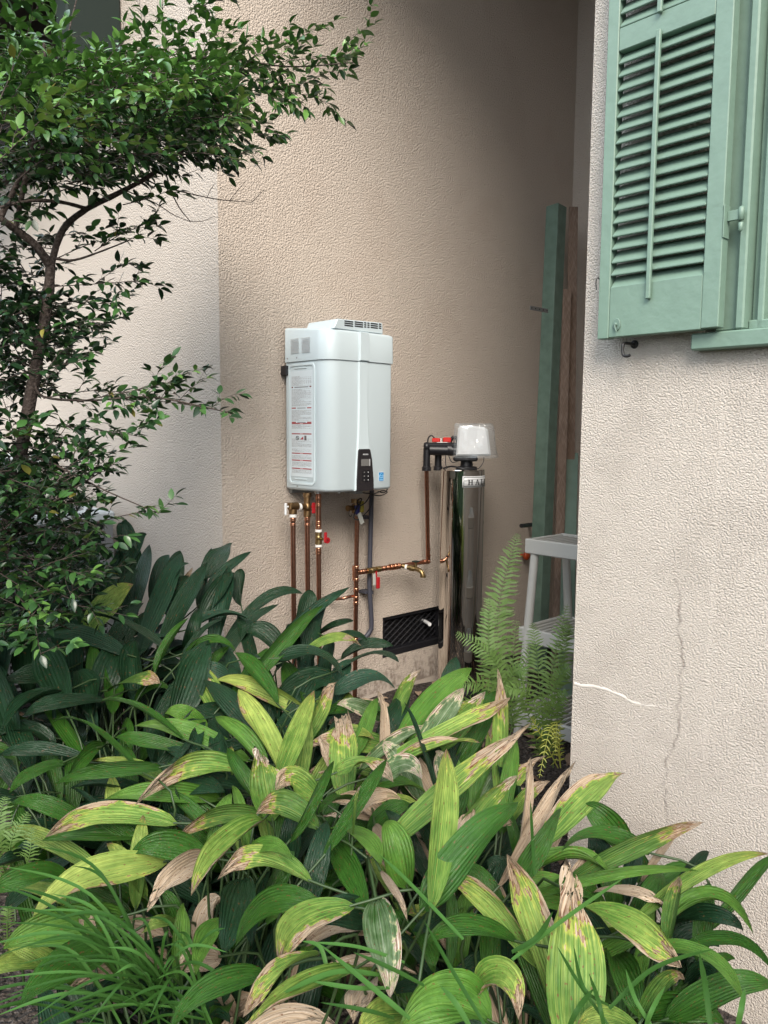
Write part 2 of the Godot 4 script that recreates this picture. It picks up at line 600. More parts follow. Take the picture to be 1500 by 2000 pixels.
# ---------------------------------------------------------------- the house
# one face of a wall in cells, with a second set of coordinates for its stains
func wall_face(st: SurfaceTool, axis: int, level: float, u0: float, u1: float, y0: float, y1: float, out: Vector3, su0: float, su1: float) -> void:
	st.set_smooth_group(-1)
	var p: Array[Vector3] = []
	for k in [[u0, y0], [u1, y0], [u1, y1], [u0, y1]]:
		p.append(Vector3(k[0], k[1], level) if axis == 2 else Vector3(level, k[1], k[0]))
	var o := [0, 1, 2, 0, 2, 3]
	if (p[0] - p[2]).cross(p[0] - p[1]).dot(out) < 0.0: o = [0, 2, 1, 0, 3, 2]
	for i in o:
		var q := p[i]
		var u: float = q.x if axis == 2 else q.z
		st.set_uv(Vector2(u, 1.0 - q.y))
		st.set_uv2(Vector2((u - su0) / (su1 - su0), 1.0 - q.y / 5.0))
		st.add_vertex(q)

func build_house() -> void:
	var house := thing("stucco_house", "beige stucco house with a deep recess, green shutter and green window trim", "house")
	# wall to the left, in the plane x = 0, with thickness
	var st := begin()
	wall_face(st, 0, 0.0, -9.0, 0.0, -0.3, 5.6, Vector3.LEFT, -9, 0)
	wall_face(st, 0, 0.3, -9.0, -0.3, -0.3, 5.6, Vector3.RIGHT, -9, 0)
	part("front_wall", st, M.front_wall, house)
	# recess wall behind the heater, in the plane z = 0, with the opening of the foundation vent
	var va := Vector3(1.075, 0.198, 0)
	var vb := Vector3(1.60, 0.445, 0)
	st = begin()
	wall_face(st, 2, 0.0, 0.0, va.x, -0.3, 5.6, Vector3.BACK, 0, 2.9)
	wall_face(st, 2, 0.0, vb.x, 2.89, -0.3, 5.6, Vector3.BACK, 0, 2.9)
	wall_face(st, 2, 0.0, va.x, vb.x, -0.3, va.y, Vector3.BACK, 0, 2.9)
	wall_face(st, 2, 0.0, va.x, vb.x, vb.y, 5.6, Vector3.BACK, 0, 2.9)
	wall_face(st, 0, va.x, -0.07, 0.0, va.y, vb.y, Vector3.RIGHT, 0, 2.9)
	wall_face(st, 0, vb.x, -0.07, 0.0, va.y, vb.y, Vector3.LEFT, 0, 2.9)
	quad(st, Vector3(va.x, va.y, 0), Vector3(vb.x, va.y, 0), Vector3(vb.x, va.y, -0.07), Vector3(va.x, va.y, -0.07), Vector3.UP)
	quad(st, Vector3(va.x, vb.y, 0), Vector3(vb.x, vb.y, 0), Vector3(vb.x, vb.y, -0.07), Vector3(va.x, vb.y, -0.07), Vector3.DOWN)
	wall_face(st, 2, -0.3, 0.3, 2.89, -0.3, 5.6, Vector3.FORWARD, 0, 2.9)
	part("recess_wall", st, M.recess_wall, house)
	# far end of the recess
	st = begin()
	box(st, Vector3(2.889, -0.3, -0.3), Vector3(3.19, 5.6, 2.31))
	part("return_wall", st, M.return_wall, house)
	# side of the bay that faces into the recess
	st = begin()
	box(st, Vector3(0.25, -0.3, 2.01), Vector3(2.889, 5.6, 2.26))
	part("bay_side_wall", st, M.return_wall, house)
	# bay wall with the shutter: plane x = 0, window opening cut out
	var wz0 := 2.475
	var wz1 := 3.40
	var wy0 := 1.80
	var wy1 := 3.45
	st = begin()
	wall_face(st, 0, 0.0, 2.01, wz0, -0.3, 5.6, Vector3.LEFT, 1.9, 5.1)
	wall_face(st, 0, 0.0, wz1, 5.0, -0.3, 5.6, Vector3.LEFT, 1.9, 5.1)
	wall_face(st, 0, 0.0, wz0, wz1, -0.3, wy0, Vector3.LEFT, 1.9, 5.1)
	wall_face(st, 0, 0.0, wz0, wz1, wy1, 5.6, Vector3.LEFT, 1.9, 5.1)
	wall_face(st, 2, 2.01, 0.0, 0.25, -0.3, 5.6, Vector3.FORWARD, 0, 5)
	wall_face(st, 2, wz0, 0.0, 0.25, wy0, wy1, Vector3.BACK, 0, 5)
	wall_face(st, 2, wz1, 0.0, 0.25, wy0, wy1, Vector3.FORWARD, 0, 5)
	quad(st, Vector3(0, wy0, wz0), Vector3(0.25, wy0, wz0), Vector3(0.25, wy0, wz1), Vector3(0, wy0, wz1), Vector3.UP)
	quad(st, Vector3(0, wy1, wz0), Vector3(0.25, wy1, wz0), Vector3(0.25, wy1, wz1), Vector3(0, wy1, wz1), Vector3.DOWN)
	wall_face(st, 0, 0.25, 2.26, wz0, -0.3, 5.6, Vector3.RIGHT, 1.9, 5.1)
	wall_face(st, 0, 0.25, wz0, wz1, -0.3, wy0, Vector3.RIGHT, 1.9, 5.1)
	wall_face(st, 0, 0.25, wz0, wz1, wy1, 5.6, Vector3.RIGHT, 1.9, 5.1)
	wall_face(st, 0, 0.25, wz1, 5.0, -0.3, 5.6, Vector3.RIGHT, 1.9, 5.1)
	var bay := part("bay_wall", st, M.bay_wall, house)
	# ridge of filler along the crack low on the bay wall
	st = begin()
	var crack: Array = []
	var cp := [[1125, 1334], [1140, 1338], [1165, 1340], [1190, 1347], [1215, 1357], [1238, 1370], [1262, 1376], [1285, 1378], [1312, 1383]]
	for c in cp: crack.append(on_x(c[0], c[1], 0.0083))
	tube(st, spline(crack, 6), 0.0102, 0.0086, 12, true, 0.10)
	part("crack_filler", st, M.caulk, bay)
	# roof slab over the recess and eaves
	st = begin()
	box(st, Vector3(0.0, 5.05, 0.002), Vector3(2.887, 5.2, 2.008))
	box(st, Vector3(-0.45, 5.03, -0.12), Vector3(-0.002, 5.18, 2.20))
	box(st, Vector3(-0.1, 5.602, -9.0), Vector3(3.2, 5.8, 5.0))
	part("roof", st, M.soffit, house)
	# porch eave on the left: soffit boards, dark green fascia and knee brace
	st = begin()
	box(st, Vector3(-1.0, 4.16, -4.5), Vector3(-0.002, 4.24, -1.12))
	box(st, Vector3(-0.95, 4.02, -4.4), Vector3(-0.90, 4.16, -1.2))
	part("porch_soffit", st, M.soffit, house)
	st = begin()
	beam(st, Vector3(-0.62, 4.5, -0.98), Vector3(-0.62, 3.4, -2.9), 0.09, 0.5, Vector3.RIGHT)
	part("rake_board", st, M.green_dark, house)
	st = begin()
	box(st, Vector3(-0.30, 3.30, -1.10), Vector3(-0.003, 4.6, -0.95), 0.01)
	part("corner_board", st, M.green_dark, house)
	st = begin()
	box(st, Vector3(-0.05, 3.3, -4.5), Vector3(-0.003, 4.15, -1.12), 0.0)
	part("porch_panel", st, M.soffit, house)
	build_window(house, wz0, wz1, wy0, wy1)
	build_shutter(house)
	build_vent(house, va, vb)

func build_window(house: Node3D, z0: float, z1: float, y0: float, y1: float) -> void:
	var win := Node3D.new()
	win.name = "window"
	house.add_child(win, true)
	# outer casing, in stepped boards
	var st := begin()
	box(st, Vector3(-0.022, y0 + 0.002, 2.405), Vector3(-0.0005, y1 + 0.1, 2.462), 0.004)
	part("casing", st, M.green, win)
	st = begin()
	box(st, Vector3(-0.040, y0 + 0.002, 2.4625), Vector3(0.03, y1 + 0.02, 2.484), 0.004)
	part("casing_bead", st, M.green, win)
	st = begin()
	box(st, Vector3(0.006, y0 + 0.002, 2.4845), Vector3(0.09, y1, 2.503), 0.003)
	part("jamb", st, M.green, win)
	st = begin()
	box(st, Vector3(-0.012, y0 + 0.002, 2.5035), Vector3(0.07, y1, 2.520), 0.003)
	part("stop", st, M.green, win)
	st = begin()
	box(st, Vector3(0.03, y0 + 0.045, 2.5205), Vector3(0.07, y1, 2.575), 0.004)
	box(st, Vector3(0.03, y0 + 0.045, 3.31), Vector3(0.07, y1, 3.36), 0.004)
	box(st, Vector3(0.031, y0 + 0.045, 2.5755), Vector3(0.069, y0 + 0.12, 3.3095), 0.004)
	box(st, Vector3(0.031, 2.6, 2.5755), Vector3(0.069, 2.64, 3.3095), 0.004)
	part("sash", st, M.green, win)
	st = begin()
	box(st, Vector3(-0.022, y0 + 0.002, 3.40), Vector3(-0.0005, y1 + 0.1, 3.47), 0.004)
	box(st, Vector3(0.006, y0 + 0.002, 3.36), Vector3(0.09, y1, 3.398), 0.003)
	part("casing", st, M.green, win)
	st = begin()
	box(st, Vector3(0.048, y0 + 0.12, 2.575), Vector3(0.052, y1, 3.31))
	part("pane", st, M.glass, win)
	st = begin()
	box(st, Vector3(0.26, y0, 2.42), Vector3(0.28, y1, 3.45))
	part("blind", st, M.soffit, win)
	st = begin()
	box(st, Vector3(-0.046, 1.758, 2.355), Vector3(0.09, 1.8, 3.53), 0.004)
	box(st, Vector3(-0.012, 1.8015, 2.4845), Vector3(0.03, 1.825, 3.40), 0.003)
	part("sill", st, M.green, win)

func build_shutter(house: Node3D) -> void:
	var sh := Node3D.new()
	sh.name = "shutter"
	house.add_child(sh, true)
	sh.set_meta("label", "green louvred shutter folded back against the wall")
	# hinged at its right edge; x out of the wall is negative
	var z0 := 2.100
	var z1 := 2.438
	var y0 := 1.803
	var y1 := 3.45
	var xf := Transform3D(Basis(Vector3.UP, deg_to_rad(-1.2)), Vector3.ZERO)
	sh.transform = Transform3D(Basis.IDENTITY, Vector3(-0.042, 0, 0))
	var fx := -0.034
	var st := begin()
	box(st, Vector3(fx, y0, z0), Vector3(0, y1, z0 + 0.034), 0.002)
	part("stile", st, M.green, sh)
	st = begin()
	box(st, Vector3(fx, y0 + 0.004, z1 - 0.044), Vector3(0, y1, z1), 0.002)
	part("stile", st, M.green, sh)
	st = begin()
	box(st, Vector3(fx + 0.001, y0 + 0.002, z0 + 0.0345), Vector3(-0.001, y0 + 0.136, z1 - 0.0445), 0.002)
	part("bottom_rail", st, M.green, sh)
	st = begin()
	box(st, Vector3(fx + 0.001, 2.548, z0 + 0.0345), Vector3(-0.001, 2.606, z1 - 0.0445), 0.002)
	part("middle_rail", st, M.green, sh)
	st = begin()
	box(st, Vector3(fx + 0.001, 3.36, z0 + 0.0345), Vector3(-0.001, y1, z1 - 0.0445), 0.002)
	part("top_rail", st, M.green, sh)
	var ys: Array = []
	var k := 0
	var y := y0 + 0.150
	while y < 2.535:
		ys.append(y)
		y += 0.0342
	y = 2.625
	while y < 3.35:
		ys.append(y)
		y += 0.0342
	for yy in ys:
		st = begin()
		var tilt := deg_to_rad(47.0 + rng.randf_range(-2.5, 2.5))
		var sx := Transform3D(Basis(Vector3.BACK, -tilt), Vector3(-0.0155, yy + rng.randf_range(-0.001, 0.001), 0))
		sx.basis = Basis(Vector3(0, 0, 1), tilt)
		box(st, Vector3(-0.0245, -0.0035, z0 + 0.0355), Vector3(0.0245, 0.0035, z1 - 0.0455), 0.0025, sx)
		part("louvre", st, M.green, sh)
	st = begin()
	box(st, Vector3(fx - 0.012, y0 + 0.092, 2.246), Vector3(fx - 0.001, 2.56, 2.2585), 0.002)
	box(st, Vector3(fx - 0.012, 2.60, 2.246), Vector3(fx - 0.001, 3.37, 2.2585), 0.002)
	part("tilt_rod", st, M.green, sh)
	# hinge with its leaf and pin
	st = begin()
	box(st, Vector3(-0.036, 2.020, z1 + 0.0003), Vector3(-0.004, 2.098, z1 + 0.003), 0.001)
	box(st, Vector3(-0.020, 2.060, z1 + 0.003), Vector3(-0.012, 2.084, z1 + 0.034), 0.001)
	lathe(st, [Vector2(0, 0), Vector2(0.007, 0), Vector2(0.007, 0.028), Vector2(0.004, 0.032), Vector2(0, 0.032)], Vector3(-0.018, 2.058, z1 + 0.036), Vector3.UP, 12)
	lathe(st, [Vector2(0, 0), Vector2(0.005, 0.004), Vector2(0.006, 0.022), Vector2(0, 0.024)], Vector3(-0.018, 2.030, z1 + 0.036), Vector3.UP, 12)
	part("hinge", st, M.green, sh)
	# painted escutcheon on the bottom rail
	st = begin()
	var esc := PackedVector2Array()
	for i in 16:
		var a := TAU * i / 16.0
		var rr := 0.011 + 0.004 * sin(a)
		esc.append(Vector2(2.160 + rr * cos(a), 1.832 + rr * 1.5 * sin(a)))
	slab(st, esc, 0, 0.0035, 0.001, Transform3D(Basis(Vector3(0, 0, 1), Vector3(0, 1, 0), Vector3(-1, 0, 0)), Vector3(fx, 0, 0)))
	lathe(st, [Vector2(0.0045, 0), Vector2(0.0045, 0.006), Vector2(0, 0.008)], Vector3(fx - 0.003, 1.838, 2.160), Vector3.LEFT, 10)
	tube(st, PackedVector3Array([Vector3(fx - 0.007, 1.842, 2.158), Vector3(fx - 0.010, 1.83, 2.160), Vector3(fx - 0.008, 1.818, 2.164)]), 0.0025, 0.002, 6)
	part("latch_plate", st, M.green_old, sh)
	# bent nail on the left stile
	st = begin()
	tube(st, spline([Vector3(fx + 0.004, 1.966, 2.101), Vector3(fx - 0.008, 1.968, 2.099), Vector3(fx - 0.010, 1.955, 2.097), Vector3(fx - 0.008, 1.942, 2.098), Vector3(fx - 0.012, 1.936, 2.100)], 4), 0.0016, 0.0012, 6)
	part("bent_nail", st, M.black_iron, sh)
	# iron hold-back below the shutter, set in the wall
	st = begin()
	var hk := thing("iron_holdback", "small black iron hook in the wall under the green shutter", "hook", Vector3(0, 1.79, 2.172))
	tube(st, spline([Vector3(0, 0.0, 0), Vector3(-0.04, 0.0, 0), Vector3(-0.060, -0.004, 0.0), Vector3(-0.062, -0.022, 0.0), Vector3(-0.062, -0.034, 0.004), Vector3(-0.063, -0.037, 0.016), Vector3(-0.063, -0.035, 0.024)], 5), 0.0042, 0.0042, 10)
	part("hook_bar", st, M.black_iron, hk)
	st = begin()
	lathe(st, [Vector2(0, 0), Vector2(0.012, 0), Vector2(0.011, 0.004), Vector2(0.005, 0.006)], Vector3.ZERO, Vector3.LEFT, 14)
	part("rose_plate", st, M.black_iron, hk)

func build_vent(house: Node3D, va: Vector3, vb: Vector3) -> void:
	var v := Node3D.new()
	v.name = "foundation_vent"
	house.add_child(v, true)
	v.set_meta("label", "black iron grate low in the recess wall")
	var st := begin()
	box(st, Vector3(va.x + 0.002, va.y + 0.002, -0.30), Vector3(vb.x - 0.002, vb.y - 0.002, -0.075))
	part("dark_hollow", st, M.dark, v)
	st = begin()
	box(st, Vector3(va.x + 0.001, va.y + 0.001, -0.07), Vector3(vb.x - 0.001, va.y + 0.042, 0.002), 0.004)
	part("lower_bar", st, M.black, v)
	st = begin()
	box(st, Vector3(va.x + 0.001, vb.y - 0.024, -0.07), Vector3(vb.x - 0.001, vb.y - 0.001, -0.012), 0.003)
	part("upper_bar", st, M.black, v)
	st = begin()
	box(st, Vector3(va.x + 0.001, va.y + 0.0425, -0.07), Vector3(va.x + 0.028, vb.y - 0.0245, -0.012), 0.003)
	box(st, Vector3(vb.x - 0.028, va.y + 0.0425, -0.07), Vector3(vb.x - 0.001, vb.y - 0.0245, -0.012), 0.003)
	part("side_bar", st, M.black, v)
	# diagonal lattice, each bar a piece
	var x0 := va.x + 0.028
	var x1 := vb.x - 0.028
	var ya := va.y + 0.042
	var yb := vb.y - 0.024
	for dir in [1.0, -1.0]:
		for i in range(-4, 14):
			var c: float = x0 + i * 0.062
			var sl: float = 0.62 * dir
			# y = ymid + sl * (x - c)
			var ym := (ya + yb) * 0.5
			var xa: float = c + (ya - ym) / sl
			var xb: float = c + (yb - ym) / sl
			var lo: float = max(min(xa, xb), x0)
			var hi: float = min(max(xa, xb), x1)
			if hi - lo < 0.03: continue
			st = begin()
			var zz := -0.038 if dir > 0 else -0.047
			beam(st, Vector3(lo, ym + sl * (lo - c), zz), Vector3(hi, ym + sl * (hi - c), zz), 0.008, 0.008, Vector3.BACK, 0.002)
			part("lattice_bar", st, M.black, v)
	# short white pipe coming out of the grate
	var pp := thing("white_drain_pipe", "short white plastic pipe end poking out of the black grate", "pipe", Vector3(1.43, 0.355, -0.02))
	st = begin()
	tube(st, PackedVector3Array([Vector3(-0.01, 0.004, 0.075), Vector3(0.03, 0.0, 0.0), Vector3(0.06, -0.004, -0.06)]), 0.0115, 0.0115, 12)
	part("pipe_wall", st, M.white, pp)

# ---------------------------------------------------------------- the heater
func heater_plan(o: float) -> PackedVector2Array:   # outline seen from above, (x, z)
	var out := PackedVector2Array()
	var x0 := 0.366 - o
	var x1 := 0.786 + o
	var zf := 0.372 + o
	out.append(Vector2(x0, 0.03))
	out.append(Vector2(x0, 0.275))
	var c := Vector2(x0 + 0.075, 0.275 + 0.02)
	for k in 9:
		var a := PI * 0.5 * k / 8.0
		out.append(Vector2(x0 + 0.085 - 0.085 * cos(a), zf - 0.085 + 0.080 * sin(a)))
	for k in range(1, 6):
		var t := k / 6.0
		out.append(Vector2(lerp(x0 + 0.085, x1 - 0.012, t), zf - 0.005 + 0.007 * sin(PI * t)))
	for k in 5:
		var a := PI * 0.5 * k / 4.0
		out.append(Vector2(x1 - 0.012 + 0.012 * sin(a), zf - 0.005 - 0.012 + 0.012 * cos(a)))
	out.append(Vector2(x1, 0.03))
	return out

# a wall round a plan, through (inset, height) levels, closed above and below
func hull(st: SurfaceTool, plan: Callable, levels: Array, slope := 0.0) -> void:
	var rings: Array = []
	var cen := Vector3(0.576, 0, 0.2)
	for l in levels:
		var ring := PackedVector3Array()
		for q in plan.call(l.x): ring.append(Vector3(q.x, l.y + (slope * (q.y - 0.2) if l.y > 1.95 else 0.0), q.y))
		rings.append(ring)
	var n: int = rings[0].size()
	for i in levels.size() - 1:
		st.set_smooth_group(3)
		for k in n - 1:
			var a: Vector3 = rings[i][k]
			var b: Vector3 = rings[i][k + 1]
			var c: Vector3 = rings[i + 1][k + 1]
			var d: Vector3 = rings[i + 1][k]
			var m := (a + b + c + d) * 0.25
			var e := (b - a).cross(Vector3.UP)
			if e.dot(m - cen) < 0.0: e = -e
			quad(st, a, b, c, d, e + Vector3.UP * (0.3 if i > levels.size() / 2 else -0.3) * e.length())
	st.set_smooth_group(-1)
	for e in [[0, Vector3.DOWN], [levels.size() - 1, Vector3.UP]]:
		var r: PackedVector3Array = rings[e[0]]
		for k in range(1, n - 1):
			tri(st, r[0], r[k], r[k + 1], e[1])

func heater_label() -> ImageTexture:
	var w := 128
	var h := 512
	var im := Image.create(w, h, false, Image.FORMAT_RGBA8)
	im.fill(Color(0.83, 0.87, 0.89))
	var r := RandomNumberGenerator.new()
	r.seed = 77
	var grey := Color(0.62, 0.64, 0.66)
	var red := Color(0.60, 0.13, 0.15)
	# blocks of fine print: [top, bottom] in 0..1 from above
	for b in [[0.05, 0.14], [0.17, 0.335], [0.37, 0.47], [0.505, 0.545], [0.64, 0.72], [0.735, 0.765], [0.795, 0.835], [0.86, 0.905], [0.935, 0.97]]:
		var y := int(b[0] * h)
		while y < int(b[1] * h):
			var x := 8
			var last := 120 if r.randf() > 0.3 else int(r.randf_range(40, 110))
			while x < last:
				var ww := r.randi_range(4, 14)
				im.fill_rect(Rect2i(x, y, min(ww, last - x), 2), grey.lightened(r.randf_range(-0.0, 0.35)))
				x += ww + 2
			y += 3
	for b in [0.492, 0.618 - 0.03, 0.775, 0.84, 0.918]:
		im.fill_rect(Rect2i(8, int(b * h), 112, 5), red)
		im.fill_rect(Rect2i(54, int(b * h) + 1, 18, 3), Color(0.85, 0.75, 0.76))
	for b in [0.345, 0.48]:
		im.fill_rect(Rect2i(8, int(b * h), 24, 5), red)
		im.fill_rect(Rect2i(96, int(b * h), 24, 5), red)
		im.fill_rect(Rect2i(40, int(b * h) + 1, 48, 4), grey.darkened(0.15))
	im.fill_rect(Rect2i(8, int(0.148 * h), 8, 6), red.darkened(0.4))
	im.fill_rect(Rect2i(110, int(0.148 * h), 10, 6), red.darkened(0.4))
	im.fill_rect(Rect2i(24, int(0.15 * h), 80, 5), grey.darkened(0.2))
	# table in the top block
	for c in range(72, 120, 12):
		im.fill_rect(Rect2i(c, int(0.05 * h), 3, int(0.09 * h)), Color(0.83, 0.87, 0.89))
	# three warning pictures: no-smoking disc, flame, canister
	for y in 28:
		for x in 20:
			var q := Vector2(x - 10, y - 14)
			if q.length() < 9.5 and q.length() > 7.0 or abs(q.x - q.y) < 2.4 and q.length() < 8: im.set_pixel(30 + x, int(0.605 * h) + y, Color(0.12, 0.12, 0.13))
			if x < 18 and y > 4 and y < 22 and (float(y) > 22.0 - x * 0.8 - 3.0 * abs(sin(x * 0.9))): im.set_pixel(56 + x, int(0.605 * h) + y, red.lightened(0.1))
			if x < 12 and y > 2 and y < 26: im.set_pixel(80 + x, int(0.605 * h) + y, Color(0.25, 0.22, 0.23) if (y + x) % 5 < 3 else Color(0.55, 0.5, 0.5))
	return ImageTexture.create_from_image(im)

func flat_text(txt: String, size: float, font: String, mat: Material, parent: Node, called: String, xf: Transform3D, depth := 0.0006) -> MeshInstance3D:
	var t := TextMesh.new()
	var f := SystemFont.new()
	f.font_names = PackedStringArray([font])
	f.font_weight = 600
	t.font = f
	t.text = txt
	t.font_size = 64
	t.pixel_size = size / 64.0
	t.depth = depth
	return put(called, t, mat, parent, xf)

func build_heater() -> void:
	var h := thing("water_heater", "white tankless water heater mounted on the recess wall with a black control panel", "water heater")
	var st := begin()
	hull(st, func(o: float) -> PackedVector2Array: return heater_plan(o), [Vector2(-0.018, 1.242), Vector2(-0.006, 1.247), Vector2(0.0, 1.258), Vector2(0.0, 1.882)])
	part("casing", st, M.enamel, h)
	st = begin()
	hull(st, func(o: float) -> PackedVector2Array: return heater_plan(o), [Vector2(0.006, 1.884), Vector2(0.0065, 1.888), Vector2(0.005, 2.030), Vector2(0.002, 2.037), Vector2(-0.008, 2.042)], -0.09)
	part("top_cover", st, M.enamel, h)
	# back plate against the wall
	part("mounting_plate", one_box(Vector3(0.40, 1.22, 0.0005), Vector3(0.76, 2.02, 0.029)), M.galv, h)
	part("bracket", one_box(Vector3(0.350, 1.82, 0.004), Vector3(0.3665, 1.868, 0.05), 0.002), M.black, h)
	# exhaust hood on top
	st = begin()
	var hood := PackedVector2Array([Vector2(0.405, 2.03), Vector2(0.426, 2.074), Vector2(0.430, 2.077), Vector2(0.716, 2.085), Vector2(0.722, 2.081), Vector2(0.724, 2.03)])
	slab(st, hood, 0.14, 0.364, 0.004)
	part("exhaust_hood", st, M.enamel, h)
	st = begin()
	for row in 3:
		for g in [[0.47, 0.525], [0.535, 0.59], [0.597, 0.611], [0.618, 0.632], [0.64, 0.688], [0.695, 0.712]]:
			var yy: float = 2.047 + row * 0.0100 + (g[0] - 0.47) * 0.03
			box(st, Vector3(g[0], yy, 0.3635), Vector3(g[1], yy + 0.0065, 0.3648))
	part("exhaust_slots", st, M.dark, h)
	# side vents in the cover
	st = begin()
	for col in [[0.082, 0.148], [0.172, 0.238]]:
		for i in 11:
			var y: float = 1.925 + i * 0.0068 + (0.148 - col[0]) * 0.02
			box(st, Vector3(0.3560, y, col[0]), Vector3(0.3576, y + 0.0026, col[1]))
	part("side_slots", st, M.print, h)
	for q in [Vector3(0.3595, 1.903, 0.128), Vector3(0.3595, 1.903, 0.05), Vector3(0.366, 1.262, 0.12)]:
		st = begin()
		lathe(st, [Vector2(0.0042, 0), Vector2(0.0036, 0.0016), Vector2(0, 0.002)], q, Vector3.LEFT, 10)
		part("screw", st, M.galv, h)
	# raised label frame and label on the side
	var sxf := Transform3D(Basis(Vector3(0, 0, 1), Vector3(0, 1, 0), Vector3(-1, 0, 0)), Vector3(0.366, 0, 0))
	st = begin()
	var ring := round_rect(0.052, 1.272, 0.266, 1.872, 0.026)
	var hole := round_rect(0.062, 1.282, 0.256, 1.862, 0.018)
	for i in ring.size():
		var j := (i + 1) % ring.size()
		st.set_smooth_group(-1)
		for lv in [[ring, 0.0, ring, 0.004], [ring, 0.004, hole, 0.004], [hole, 0.004, hole, 0.0]]:
			var A: PackedVector2Array = lv[0]
			var B: PackedVector2Array = lv[2]
			var mid := (A[i] + A[j]) * 0.5
			var dr: Vector2 = mid - Vector2(0.159, 1.57)
			var out: Vector3 = Vector3(0, 0, 1) if lv[1] == lv[3] else Vector3(dr.x, dr.y, 0) * (1.0 if lv[3] > 0.0 else -1.0)
			quad(st, sxf * Vector3(A[i].x, A[i].y, lv[1]), sxf * Vector3(A[j].x, A[j].y, lv[1]), sxf * Vector3(B[j].x, B[j].y, lv[3]), sxf * Vector3(B[i].x, B[i].y, lv[3]), sxf.basis * out)
	for yy in [1.297, 1.848]:
		box(st, Vector3(0.3630, yy, 0.10), Vector3(0.3657, yy + 0.006, 0.20), 0.001)
	part("label_frame", st, M.enamel_trim, h)
	var lm := StandardMaterial3D.new()
	lm.albedo_texture = heater_label()
	lm.roughness = 0.45
	st = begin()
	st.set_smooth_group(-1)
	var lp := [Vector3(0.0655, 1.312, 0), Vector3(0.2500, 1.312, 0), Vector3(0.2500, 1.838, 0), Vector3(0.0655, 1.838, 0)]
	var lu := [Vector2(0, 1), Vector2(1, 1), Vector2(1, 0), Vector2(0, 0)]
	for i in [0, 2, 1, 0, 3, 2]:
		st.set_uv(lu[i])
		st.add_vertex(sxf * (lp[i] + Vector3(0, 0, 0.0012)))
	part("warning_label", st, lm, h)
	# raised band down the front
	st = begin()
	var zf := 0.367
	slab(st, PackedVector2Array([Vector2(0.530, 1.2455), Vector2(0.533, 1.33), Vector2(0.540, 1.42), Vector2(0.546, 1.52), Vector2(0.550, 1.68), Vector2(0.550, 1.8825), Vector2(0.612, 1.8825), Vector2(0.612, 1.68), Vector2(0.620, 1.52), Vector2(0.634, 1.42), Vector2(0.648, 1.33), Vector2(0.655, 1.2455)]), zf, zf + 0.014, 0.006)
	part("front_band", st, M.enamel, h)
	st = begin()
	slab(st, PackedVector2Array([Vector2(0.550, 1.8845), Vector2(0.612, 1.8845), Vector2(0.612, 2.026), Vector2(0.550, 2.026)]), zf + 0.008, zf + 0.0215, 0.006)
	part("cover_band", st, M.enamel, h)
	# control panel with screen and six keys
	st = begin()
	slab(st, PackedVector2Array([Vector2(0.535, 1.2435), Vector2(0.536, 1.30), Vector2(0.542, 1.40), Vector2(0.5455, 1.447), Vector2(0.552, 1.4535), Vector2(0.618, 1.4535), Vector2(0.6255, 1.447), Vector2(0.637, 1.40), Vector2(0.6475, 1.30), Vector2(0.6495, 1.2435)]), zf + 0.013, zf + 0.0185, 0.002)
	var panel := part("control_panel", st, M.panel, h)
	var pz := zf + 0.0187
	part("screen", one_box(Vector3(0.562, 1.369, pz - 0.001), Vector3(0.617, 1.403, pz + 0.0006), 0.0004), M.lcd, panel)
	part("screen_edge", one_box(Vector3(0.6175, 1.369, pz - 0.001), Vector3(0.6215, 1.403, pz + 0.0004)), M.print, panel)
	part("keypad", one_box(Vector3(0.568, 1.287, pz - 0.001), Vector3(0.622, 1.348, pz + 0.0006), 0.0004), M.keypad, panel)
	for r in 3:
		for c in 2:
			st = begin()
			lathe(st, [Vector2(0.0042 if c == 0 else 0.003, 0), Vector2(0.0036 if c == 0 else 0.0026, 0.0009), Vector2(0, 0.001)], Vector3(0.583 + c * 0.026, 1.298 + r * 0.0195, pz + 0.0004), Vector3.BACK, 10)
			part("key", st, M.lcd if c == 0 else M.print, panel)
	flat_text("NAVIEN", 0.0095, "Droid Sans", M.print, panel, "maker_name", Transform3D(Basis.IDENTITY, Vector3(0.5905, 1.4265, pz + 0.0004)))
	# blue efficiency sticker
	part("sticker_border", one_box(Vector3(0.693, 1.2875, 0.3695), Vector3(0.7285, 1.3345, 0.3722)), M.white, h)
	var stk := part("sticker", one_box(Vector3(0.6945, 1.2890, 0.3715), Vector3(0.7270, 1.3330, 0.3726)), M.blue, h)
	st = begin()
	tube(st, spline([Vector3(0.698, 1.309, 0.3729), Vector3(0.704, 1.3225, 0.3729), Vector3(0.713, 1.3265, 0.3729), Vector3(0.722, 1.319, 0.3729), Vector3(0.724, 1.308, 0.3729)], 5), 0.0012, 0.0008, 6)
	box(st, Vector3(0.698, 1.303, 0.3725), Vector3(0.7238, 1.3065, 0.3730))
	box(st, Vector3(0.698, 1.2925, 0.3725), Vector3(0.7238, 1.2965, 0.3730))
	part("sticker_swoosh", st, M.blue_pale, stk)
	flat_text("energy", 0.0085, "Droid Serif", M.blue_pale, stk, "sticker_word", Transform3D(Basis.IDENTITY, Vector3(0.711, 1.3155, 0.3729)))
	# fittings below
	part("cable_entry", one_box(Vector3(0.560, 1.2265, 0.26), Vector3(0.61, 1.2415, 0.345), 0.002), M.galv, h)
	for q in [Vector3(0.475, 1.245, 0.15), Vector3(0.70, 1.245, 0.16)]:
		st = begin()
		lathe(st, [Vector2(0, -0.024), Vector2(0.019, -0.024), Vector2(0.019, 0.0), Vector2(0.0, 0.0)], q, Vector3.UP, 12, false)
		part("port", st, M.nickel, h)
	st = begin()
